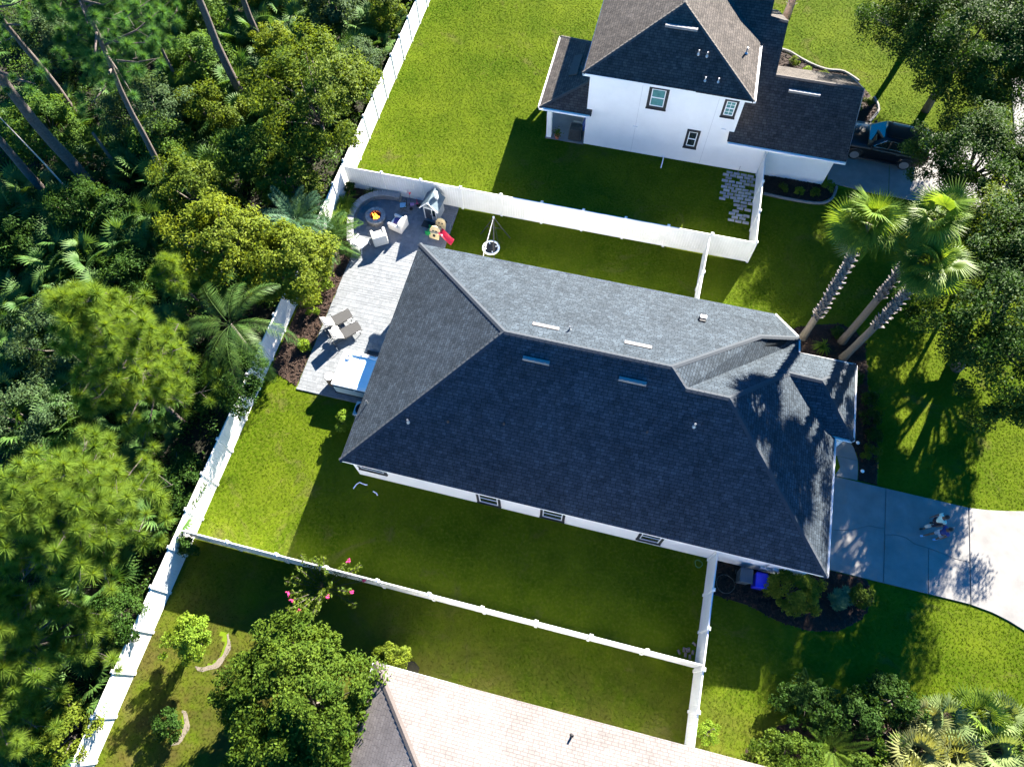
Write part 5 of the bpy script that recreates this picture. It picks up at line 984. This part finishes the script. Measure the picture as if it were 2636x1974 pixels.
def spa():
    t = thing('swim_spa', 'white hot tub with pale blue water at the eave of the main roof', 'hot tub', (-12.0, 13.15, .06)); SH = mat('white_acrylic', (.82, .84, .85), .15, .03, spec=.6); SK = mat('spa_side_panel', (.40, .50, .54), .4, .06); WA = mat('spa_water', (.66, .82, .86), .04, .05, 2, spec=.7)
    X0, X1, Y0, Y1 = -1.30, 1.05, -1.0, 1.02
    m = MB(); m.b2(X0, X1, Y0, Y1, .04, .96); m.obj('side_panel', SK, t, bevel=.06, seg=3); m = MB(); m.b2(X0-.03, X1+.03, Y0-.03, Y1+.03, 0, .07); m.obj('plinth', DARK, t)
    m = MB(); a, b_, c, d, w_ = X0-.02, X1+.02, Y0-.02, Y1+.02, .2
    m.b2(a, b_, c, c+w_, .97, 1.08); m.b2(a, b_, d-w_, d, .97, 1.08); m.b2(a, a+w_, c+w_, d-w_, .97, 1.08); m.b2(b_-w_, b_, c+w_, d-w_, .97, 1.08); m.obj('shell_rim', SH, t, bevel=.035, seg=3)
    m = MB(); m.b2(a+w_-.01, b_-w_+.01, c+w_-.01, d-w_+.01, .965, 1.0); m.obj('water', WA, t)
    for x, y in ((-.95, .78), (-.3, .93), (.1, .9)): m = MB(); m.lathe([(.0, 1.08), (.06, 1.08), (.06, 1.1), (0, 1.12)], 16, (x, y, 0)); m.obj('jet_knob', METAL, t)
    m = MB(); m.lathe([(.17, 1.0), (.17, 1.075), (.0, 1.08)], 22, (-.98, .70, 0)); m.obj('filter_lid', SH, t); m = MB(); m.b2(.0, .5, .99, 1.01, 1.07, 1.1); m.obj('control_panel', DARK, t)
    m = MB(); m.b2(X0+.05, X1-.1, Y0-.045, Y0-.0, .86, .93); m.obj('cover_strip', mat('navy_strip', (.02, .06, .11), .5, .1), t); m = MB(); m.box((-.05, Y0-.05, .9), (.1, .02, .04)); m.obj('badge', TRIM, t)
    t2 = thing('spa_steps', 'black steps behind the hot tub', 'steps', (-12.0, 14.55, .06)); 
    for i in range(2): m = MB(); m.b2(-.42, .42, -.26+.0, .30-.26*i, .19*i, .19*(i+1)); m.obj('tread', DARK, t2, bevel=.015)
    t3 = thing('barrel_stand', 'round drum table with pale top at the hot tub corner', 'table', (-13.62, 12.6, .06)); WD = mat('brown_wood', (.14, .085, .05), .7, .25, 12)
    m = MB(); m.lathe([(.2, 0), (.25, .25), (.26, .45), (.25, .65), (.22, .86)], 24); m.obj('drum', WD, t3, True); m = MB(); m.lathe([(.0, .86), (.27, .86), (.275, .885), (.26, .9)], 28); m.obj('rim', FRAME, t3)
    m = MB(); m.lathe([(.0, .90), (.24, .90), (.24, .912), (0, .912)], 28); m.obj('top', mat('pale_top', (.70, .67, .62), .6, .1, 14), t3); m = MB(); m.lathe([(.075, 0), (.08, .1), (.075, .2)], 14, (.36, -.1, .0)); o = m.obj('wood_log', WD); o.location = (-13.62, 12.6, .06); tag(o, 'short brown log beside the drum table', 'log')
    t4 = thing('pool_rack', 'thin metal towel rack leaning by the house wall', 'rack', (-11.45, 15.4, .06), R(72))
    for y in (-.16, .16): m = MB(); m.tube([(-.45, y, 0), (.45, y, .9)], .014, 6); m.obj('rail', METAL, t4)
    for i in range(4): m = MB(); u = .15+.23*i; m.tube([(-.45+.9*u, -.16, .9*u), (-.45+.9*u, .16, .9*u)], .012, 6); m.obj('rung', METAL, t4)
spa()
t = thing('air_conditioner', 'grey air conditioning unit tucked under the west eave', 'air conditioner', (-11.35, 11.25, 0)); AC = mat('ac_grey', (.34, .37, .38), .5, .1, metal=.3); m = MB(); m.b2(-.5, .5, -.5, .5, 0, .08); m.obj('pad', CONC, t); m = MB(); m.b2(-.4, .4, -.4, .4, .08, .92); m.obj('cabinet', AC, t, bevel=.05, seg=3)
m = MB(); m.lathe([(.33, .92), (.33, .95), (.3, .95), (.3, .92)], 28); m.obj('fan_ring', DARK, t)
for i in range(12):
    if i % 3 == 0: m = MB(); a = i*.52; m.box((math.cos(a)*.15, math.sin(a)*.15, .935), (.3, .03, .012), a); m.obj('fan_blade', DARK, t)
# ---------------------------------------------------------------- side yard things
def bin_(label, loc, col, nm):
    t = thing('wheelie_bin', label, 'bin', loc, R(2), 'wheelie bins by the garage wall'); mt = mat(nm, col, .4, .08)
    m = MB(); m.box((0, 0, .5), (.46, .50, .92), 0, 0, 1.22); m.obj('body', mt, t, bevel=.03); m = MB(); m.box((0, -.02, 1.0), (.60, .68, .07), 0, 0, .93); m.obj('lid', mt, t, bevel=.025, seg=3); m = MB(); m.tube([(-.24, .34, .97), (.24, .34, .97)], .02, 8); m.obj('handle', mt, t)
    m = MB(); m.box((0, -.22, 1.037), (.22, .05, .012)); m.obj('lid_emboss', mt, t)
    for s in (-1, 1): m = MB(); m.lathe([(.1, -.03), (.1, .03)], 14); m.xform(Matrix.Translation((s*.25, .26, .1)) @ Matrix.Rotation(math.pi/2, 4, 'Y')); m.obj('wheel', DARK, t)
bin_('dark grey wheelie bin left of the blue one', (8.42, 7.62, 0), (.05, .075, .095), 'dark_bin_plastic'); bin_('bright blue wheelie bin by the garage wall', (9.12, 7.55, 0), (.012, .02, .50), 'blue_bin_plastic')
def coil(label, loc, r, n, mt, rad=.012, cat='hose', name='garden_hose'):
    m = MB(); pts = []
    for i in range(n*20+1): a = i/20*2*math.pi; pts.append(((r+.02*math.sin(a*3.1))*math.cos(a), (r+.02*math.cos(a*2.3))*math.sin(a), .02+.018*i/20)); 
    m.tube(pts, rad, 6); o = m.obj(name, mt, None, True); o.location = loc; tag(o, label, cat)
coil('pale green hose ring on the grass beside the fence gate', (6.42, 7.82, .03), .17, 2, mat('green_hose', (.12, .32, .10), .5, .1)); coil('dark coiled hose lying by the fence beside the bins', (7.75, 7.2, .03), .42, 2, mat('dark_hose', (.05, .055, .05), .5, .1))
o = MB(); o.tube([(-.5, -.15, .05), (-.42, .1, .05), (-.3, .22, .07), (0, .18, .05), (.12, .2, .05)], .03, 8); o = o.obj('drain_pipe', TRIM); o.location = (-10.15, 7.55, 0); tag(o, 'bent white pipe on the shaded grass by the house corner', 'pipe'); o = MB(); o.tube([(-.1, 0, .05), (.1, -.05, .05), (.18, -.14, .05)], .03, 8); o = o.obj('drain_pipe', TRIM); o.location = (-9.55, 7.5, 0); tag(o, 'short white pipe piece right of the bent pipe', 'pipe')
o = MB(); o.tube([(0, .5, .12), (0, .05, .1), (-.02, -.4, .06)], .03, 8); o = o.obj('downspout', TRIM); o.location = (1.0, 31.5, 0); tag(o, 'white pipe leading from the neighbour wall onto grass', 'pipe')
o = MB(); o.tube([(0, 0, 0), (0, 0, .5)], .018, 6); o.tube([(-.02, .0, .5), (.02, 0, .5)], .03, 6); o = o.obj('spigot_pipe', METAL); o.location = (5.6, 31.85, 0); tag(o, 'thin standpipe above the stepping pavers', 'pipe')
rg = random.Random(12); BRK = mat('weathered_paver', (.20, .155, .13), .9, .25, 9, rnd=.3)
for i, (x, y, z, a) in enumerate(((6.3, 3.9, 0, .1), (6.52, 3.95, 0, .15), (6.7, 3.88, 0, -.1), (6.4, 3.7, 0, .05), (6.6, 3.66, 0, .1), (6.42, 3.9, .07, .4), (6.1, 3.75, 0, .6), (6.72, 4.25, 0, 1.0))):
    m = MB(); m.box((0, 0, .035), (.1, .2, .065)); o = m.obj('loose_paver', BRK, None, bevel=.008, seg=1); o.location = (x, y, z); o.rotation_euler = (0, 0, a); tag(o, 'loose brown paver in the pile at the fence corner', 'paver', 'pile of loose pavers at the fence')
for i, (x, y) in enumerate(((13.28, 15.6), (13.56, 14.15))):
    t = thing('path_light', 'round path light by the front walk, '+('nearer the porch' if i == 0 else 'nearer the driveway'), 'lamp', (x, y, .02), 0, 'path lights by the front walk'); m = MB(); m.tube([(0, 0, 0), (0, 0, .3)], .012, 6); m.obj('stake', DARK, t); m = MB(); m.lathe([(.09, .28), (.085, .3), (.02, .36)], 16); m.obj('cap', TRIM, t)
t = thing('flower_pot', 'terracotta pot with leafy plant on the neighbour lanai', 'pot', (-5.75, 32.0, .06)); m = MB(); m.lathe([(.10, 0), (.15, .24), (.17, .24), (.17, .3), (.14, .3), (.13, .26), (0, .26)], 20); m.obj('pot', mat('terracotta', (.52, .13, .06), .7, .1), t); rgq = np.random.default_rng(3); V, F = leafquads(rgq.normal(0, .12, (90, 3))+(0, 0, .5), .15, rgq); npobj('leaves', V, F, L_OLIVE, t)
t = thing('covered_grill', 'dark covered grill in the neighbour lanai shade', 'grill', (-4.65, 32.35, .06)); m = MB(); m.box((0, 0, .45), (.85, .7, .9), 0, 0, .86); m.obj('cover', mat('grill_cover', (.035, .04, .04), .8, .3, 6), t, bevel=.08, seg=3); m = MB(); m.box((.0, .42, .86), (.5, .08, .04)); m.obj('shelf', METAL, t)
t = thing('beach_chair', 'blue folded chair leaning inside the neighbour lanai', 'chair', (-4.35, 33.1, .06), .2); m = MB(); m.box((0, 0, .55), (.12, .5, 1.0)); m.xform(Matrix.Rotation(.25, 4, 'Y')); m.obj('fabric', mat('royal_blue_fabric', (.02, .10, .45), .7, .15), t, bevel=.04); m = MB(); m.tube([(-.1, -.27, 0), (.15, -.27, 1.1)], .014, 6); m.tube([(-.1, .27, 0), (.15, .27, 1.1)], .014, 6); m.obj('frame', METAL, t)

# ---------------------------------------------------------------- black SUV
def suv():
    t = thing('parked_suv', 'black SUV parked nose in on the neighbour driveway', 'car', (13.75, 35.32, .06), R(180-4)); PA = mat('black_car_paint', (.004, .0045, .006), .3, .1, coat=.15, spec=.35); CH = mat('chrome', (.6, .58, .54), .2, .05, metal=1.0); GL = mat('car_glass', (.01, .012, .014), .03, .1, spec=.9); TY = mat('tyre_rubber', (.018, .018, .018), .9, .2); RI = mat('alloy', (.30, .31, .32), .4, .08, metal=.2)
    st = [(-2.52, .86, .5, 1.12), (-2.46, .93, .38, 1.18), (-2.0, .985, .32, 1.2), (-1.0, 1.0, .3, 1.2), (0, 1.0, .3, 1.19), (.95, 1.0, .3, 1.16), (1.15, .99, .32, 1.14), (1.9, .96, .34, 1.08), (2.35, .9, .38, 1.0), (2.52, .80, .48, .9)]; m = MB(); vs = []
    for x, hw, z0, z1 in st:
        c = min(.09, hw*.1); vs += [(x, -hw+.04, z0), (x, -hw, z0+.15), (x, -hw, z1-.22), (x, -hw+.05, z1-.06), (x, -hw+.16, z1), (x, 0, z1+.025), (x, hw-.16, z1), (x, hw-.05, z1-.06), (x, hw, z1-.22), (x, hw, z0+.15), (x, hw-.04, z0)]
    k = 11; n = len(st); fs = [(i*k+j, i*k+j+1, (i+1)*k+j+1, (i+1)*k+j) for i in range(n-1) for j in range(k-1)]+[(i*k+k-1, i*k, (i+1)*k, (i+1)*k+k-1) for i in range(n-1)]+[tuple(range(k-1, -1, -1)), tuple(range((n-1)*k, n*k))]
    m.add(vs, fs); m.obj('body', PA, t, True)
    gb = [(-2.44, .90, 1.17), (1.05, .92, 1.15)]; gt = [(-2.22, .70, 1.80), (.25, .72, 1.84)]
    m = MB(); xs = [(-2.44, -2.22), (-1.6, -1.55), (-.6, -.6), (.3, -.1), (1.05, .25)]; vs = []
    for xb, xt in xs: vs += [(xb, -.93, 1.15), (xt, -.76, 1.78), (xt, -.6, 1.85), (xt, 0, 1.88), (xt, .6, 1.85), (xt, .76, 1.78), (xb, .93, 1.15)]
    k = 7; n = 5; m.add(vs, [(i*k+j, i*k+j+1, (i+1)*k+j+1, (i+1)*k+j) for i in range(n-1) for j in range(k-1)]+[tuple(range(k-1, -1, -1)), tuple(range((n-1)*k, n*k))]); m.obj('cabin', PA, t, True)
    def face(name, pts, mt, off=.012):
        P = [Vector(p) for p in pts]; nn = (P[1]-P[0]).cross(P[2]-P[0]).normalized(); c = sum(P, Vector())/len(P); nn = nn if nn.dot(c-Vector((-.6, 0, 1.3))) > 0 else -nn; P = [p+nn*off for p in P]; m = MB(); q = [p-nn*.008 for p in P]; kk = len(P); m.add(P+q, [tuple(range(kk)), tuple(range(2*kk-1, kk-1, -1))]+[(i, i+kk, (i+1) % kk+kk, (i+1) % kk) for i in range(kk)]); return m.obj(name, mt, t), P
    face('windscreen', [(.98, -.80, 1.19), (.98, .80, 1.19), (.32, .66, 1.80), (.32, -.66, 1.80)], GL, .02); face('rear_window', [(-2.42, -.74, 1.25), (-2.42, .74, 1.25), (-2.25, .62, 1.74), (-2.25, -.62, 1.74)], GL)
    for s in (-1, 1):
        _, P = face('side_window', [(-1.9, s*.90, 1.25), (.72, s*.905, 1.23), (.12, s*.78, 1.71), (-1.82, s*.775, 1.72)], GL, .02); m = MB(); m.tube(P+[P[0]], .013, 6); m.obj('window_trim', CH, t)
        for xb, xt in ((-.1, -.15), (-1.05, -1.05)): m = MB(); m.tube([(xb, s*.935, 1.24), (xt, s*.805, 1.71)], .03, 6); m.obj('pillar', PA, t)
        m = MB(); m.box((.75, s*1.06, 1.22), (.14, .2, .14)); m.obj('mirror', PA, t, bevel=.03); m = MB(); m.tube([(-2.0, s*.62, 1.92), (.1, s*.62, 1.93)], .02, 6); m.tube([(-1.9, s*.62, 1.92), (-1.9, s*.62, 1.84)], .015, 6); m.tube([(.0, s*.62, 1.93), (.0, s*.62, 1.85)], .015, 6); m.obj('roof_rail', PA, t)
        m = MB(); m.box((2.36, s*.70, .86), (.2, .32, .14)); m.obj('headlight', mat('headlight_glass', (.45, .47, .48), .1, .1, spec=.8), t, bevel=.03); m = MB(); m.box((-2.5, s*.78, .98), (.06, .2, .4)); m.obj('tail_light', mat('red_lens', (.25, .01, .01), .2, .1), t, bevel=.02)
        for x in (-.45, .45): m = MB(); m.box((x-.35, s*1.012, 1.02), (.18, .025, .03)); m.obj('door_handle', CH, t)
        m = MB(); m.b2(-1.2, 1.2, s*1.02-.08, s*1.02+.08, .30, .36); m.obj('running_board', DARK, t)
        for x in (-1.46, 1.46):
            r = .39; m = MB(); m.lathe([(.25, -.12), (.35, -.13), (.385, -.09), (.39, 0), (.385, .09), (.35, .13), (.25, .12)], 28); M = Matrix.Translation((x, s*.90, r)) @ Matrix.Rotation(math.pi/2, 4, 'X'); m.xform(M); wh = m.obj('wheel', TY, t, True); d = -s
            m = MB(); m.lathe([(.255, -.02), (.255, .02), (.235, .02), (.235, -.02)], 28, (0, 0, d*.12))
            for i in range(6): a = i*math.pi/3; m.box((math.cos(a)*.14, math.sin(a)*.14, d*.11), (.22, .06, .03), a)
            m.lathe([(.06, -.02), (.06, .02)], 14, (0, 0, d*.12)); m.xform(M); m.obj('rim', RI, wh); m = MB(); m.lathe([(.25, -.004), (.25, .004)], 24, (0, 0, d*.07)); m.xform(M); m.obj('brake_shadow', TY, wh)
            m = MB(); pts = [(x+.47*math.cos(a), s*1.0, .40+.47*math.sin(a)) for a in np.linspace(-.1, math.pi+.1, 14)]; m.tube(pts, .035, 6); m.obj('wheel_arch', PA, t)
    m = MB(); m.box((2.50, 0, .75), (.06, 1.1, .3)); m.obj('grille', CH, t, bevel=.03); m = MB(); m.box((2.5, 0, .45), (.1, 1.6, .16)); m.obj('bumper', PA, t, bevel=.04); m = MB(); m.tube([(1.0, -.5, 1.2), (.93, .1, 1.22)], .01, 5); m.obj('wiper', DARK, t)
suv()

# ---------------------------------------------------------------- people
def skinmesh(name, joints, edges, mt, parent, sub=2, root=0):
    me = bpy.data.meshes.new(name); me.from_pydata([j[0] for j in joints], edges, []); o = bpy.data.objects.new(name, me); COL.objects.link(o); s_ = o.modifiers.new('skin', 'SKIN'); s_.use_smooth_shade = True
    for i, j in enumerate(joints): v = me.skin_vertices[0].data[i]; r = j[1]; v.radius = r if hasattr(r, '__len__') else (r, r); v.use_root = (i == root)
    b_ = o.modifiers.new('sub', 'SUBSURF'); b_.levels = b_.render_levels = sub
    bpy.context.view_layer.update(); dg = bpy.context.evaluated_depsgraph_get(); nm = bpy.data.meshes.new_from_object(o.evaluated_get(dg)); bpy.data.objects.remove(o); nm.name = name; nm.materials.clear(); nm.materials.append(mt); nm.polygons.foreach_set('use_smooth', [True]*len(nm.polygons))
    return link(bpy.data.objects.new(name, nm), parent)
def person(label, loc, rz, shirt, shorts, shoe, skin, hair, stride, armsw, h=1.0):
    t = thing('person', label, 'person', loc, rz); t.scale = (h,)*3; s_ = stride      # facing +x
    kn = lambda s: (s*s_*.16+.03, .0, 0)
    hipL, hipR = (0, .10, .92), (0, -.10, .92); kL, kR = (.16*s_+.05, .11, .50), (-.10*s_+.02, -.11, .50); aL, aR = (.22*s_, .11, .09), (-.34*s_, -.11, .13); tL, tR = (.22*s_+.15, .12, .04), (-.34*s_+.14, -.12, .05)
    sL, sR = (.0, .19, 1.42), (.0, -.19, 1.42); eL, eR = (-.10*armsw, .25, 1.15), (.06*armsw, -.25, 1.15); wL, wR = (.05, .24, .93), (.24*armsw, -.21, .98)
    J = [((0, 0, .95), (.14, .11)), ((0, 0, 1.18), (.13, .10)), ((0, 0, 1.38), (.15, .10)), ((.01, 0, 1.50), .06), ((.02, 0, 1.60), .075), ((.02, 0, 1.70), (.085, .095)), ((.01, 0, 1.77), .06),
         (hipL, .095), (kL, .062), (aL, .042), (tL, .04), (hipR, .095), (kR, .062), (aR, .042), (tR, .04), (sL, .062), (eL, .045), (wL, .032), (sR, .062), (eR, .045), (wR, .032)]
    E = [(0, 1), (1, 2), (2, 3), (3, 4), (4, 5), (5, 6), (0, 7), (7, 8), (8, 9), (9, 10), (0, 11), (11, 12), (12, 13), (13, 14), (2, 15), (15, 16), (16, 17), (2, 18), (18, 19), (19, 20)]
    # fingers and thumb
    for wi, w_ in ((17, wL), (20, wR)):
        w_ = Vector(w_); sg = 1 if w_.y > 0 else -1; p = w_+Vector((.02, 0, -.07)); J.append((tuple(p), (.034, .018))); pi = len(J)-1; E.append((wi, pi))
        for f in range(4): q = p+Vector((-.03+.02*f, 0, -.045)); r = q+Vector((.006, -.012*sg, -.035+.004*abs(f-1.5))); J.append((tuple(q), .009)); J.append((tuple(r), .008)); E += [(pi, len(J)-2), (len(J)-2, len(J)-1)]
        q = p+Vector((.045, -.01*sg, .0)); J.append((tuple(q), .010)); J.append((tuple(q+Vector((.012, -.01*sg, -.03))), .009)); E += [(pi, len(J)-2), (len(J)-2, len(J)-1)]
    skinmesh('body', J, E, skin, t)
    S = [((0, 0, .93), (.165, .135)), ((0, 0, 1.18), (.155, .125)), ((0, 0, 1.39), (.175, .125)), ((.005, 0, 1.47), (.10, .09)), (sL, .088), (tuple((Vector(sL)+Vector(eL))/2), .075), (sR, .088), (tuple((Vector(sR)+Vector(eR))/2), .075)]
    skinmesh('shirt', S, [(0, 1), (1, 2), (2, 3), (2, 4), (4, 5), (2, 6), (6, 7)], shirt, t)
    mid = lambda a, b_, u: tuple(Vector(a)*(1-u)+Vector(b_)*u)
    S = [((0, 0, .96), (.155, .125)), (hipL, .118), (mid(hipL, kL, .85), .098), (hipR, .118), (mid(hipR, kR, .85), .098)]; skinmesh('shorts', S, [(0, 1), (1, 2), (0, 3), (3, 4)], shorts, t)
    for a, b_ in ((aL, tL), (aR, tR)):
        m = MB(); c = (Vector(a)+Vector(b_))/2; m.box((c.x+.01, c.y, max(.045, c.z-.02)), (.27, .10, .09), 0, 0, .8); m.obj('shoe', shoe, t, bevel=.03, seg=3)
    m = MB(); prof = [(.02, -.115), (.075, -.09), (.103, -.03), (.105, .02), (.085, .07), (.04, .1), (.005, .11)]; m.lathe(prof, 18, (-.012, 0, 1.735), 0, 1.02, .9); hh = m.obj('hair', hair, t, True)
    FE = mat('eye_dark', (.02, .015, .01), .3); LP = mat('lip', (.32, .10, .08), .5)
    for s in (-1, 1): m = MB(); m.lathe([(.001, -.012), (.012, 0), (.001, .012)], 10, (.105, s*.035, 1.685)); m.obj('eye', FE, t); m = MB(); m.lathe([(.005, -.03), (.016, 0), (.005, .03)], 8, (.01, s*.098, 1.67)); m.obj('ear', skin, t)
    m = MB(); m.add([(.098, -.016, 1.635), (.098, .016, 1.635), (.128, 0, 1.64), (.104, 0, 1.69)], [(0, 1, 2), (0, 2, 3), (1, 3, 2)]); m.obj('nose', skin, t); m = MB(); m.box((.10, 0, 1.60), (.015, .05, .012)); m.obj('mouth', LP, t)
    return t
SKD = mat('skin_brown', (.17, .085, .05), .55, .08, 20); HAIR = mat('black_hair', (.012, .010, .009), .6, .3, 60)
MINT = mat('mint_shirt', (.55, .72, .58), .85, .08, 14); NAVY = mat('navy_shirt', (.03, .05, .18), .85, .15, 14); DKSH = mat('dark_shorts', (.03, .022, .03), .85, .2, 12); GRSH = mat('grey_shorts', (.42, .42, .42), .85, .1, 12)
person('person in mint shirt and dark shorts walking on the shaded driveway', (16.75, 12.2, .06), R(200), MINT, DKSH, mat('black_shoe', (.02, .02, .02), .6, .2), SKD, HAIR, 1.0, 1.0)
person('person in navy shirt and grey shorts walking beside the mint shirted one', (16.93, 11.68, .06), R(200), NAVY, GRSH, mat('blue_shoe', (.25, .42, .62), .6, .1), SKD, HAIR, -1.0, -.8, .97)
t = thing('tote_bag', 'pale bag carried low by the mint shirted person', 'bag', (16.55, 12.02, .06), R(20)); m = MB(); m.box((0, 0, .52), (.26, .12, .28)); m.obj('bag_body', mat('pale_canvas', (.66, .60, .48), .9, .1, 12), t, bevel=.03, seg=3); m = MB(); m.tube([(-.09, 0, .64), (-.05, 0, .88), (.05, 0, .88), (.09, 0, .64)], .008, 6); m.obj('bag_handle', mat('pale_canvas', (.66, .60, .48), .9, .1, 12), t)
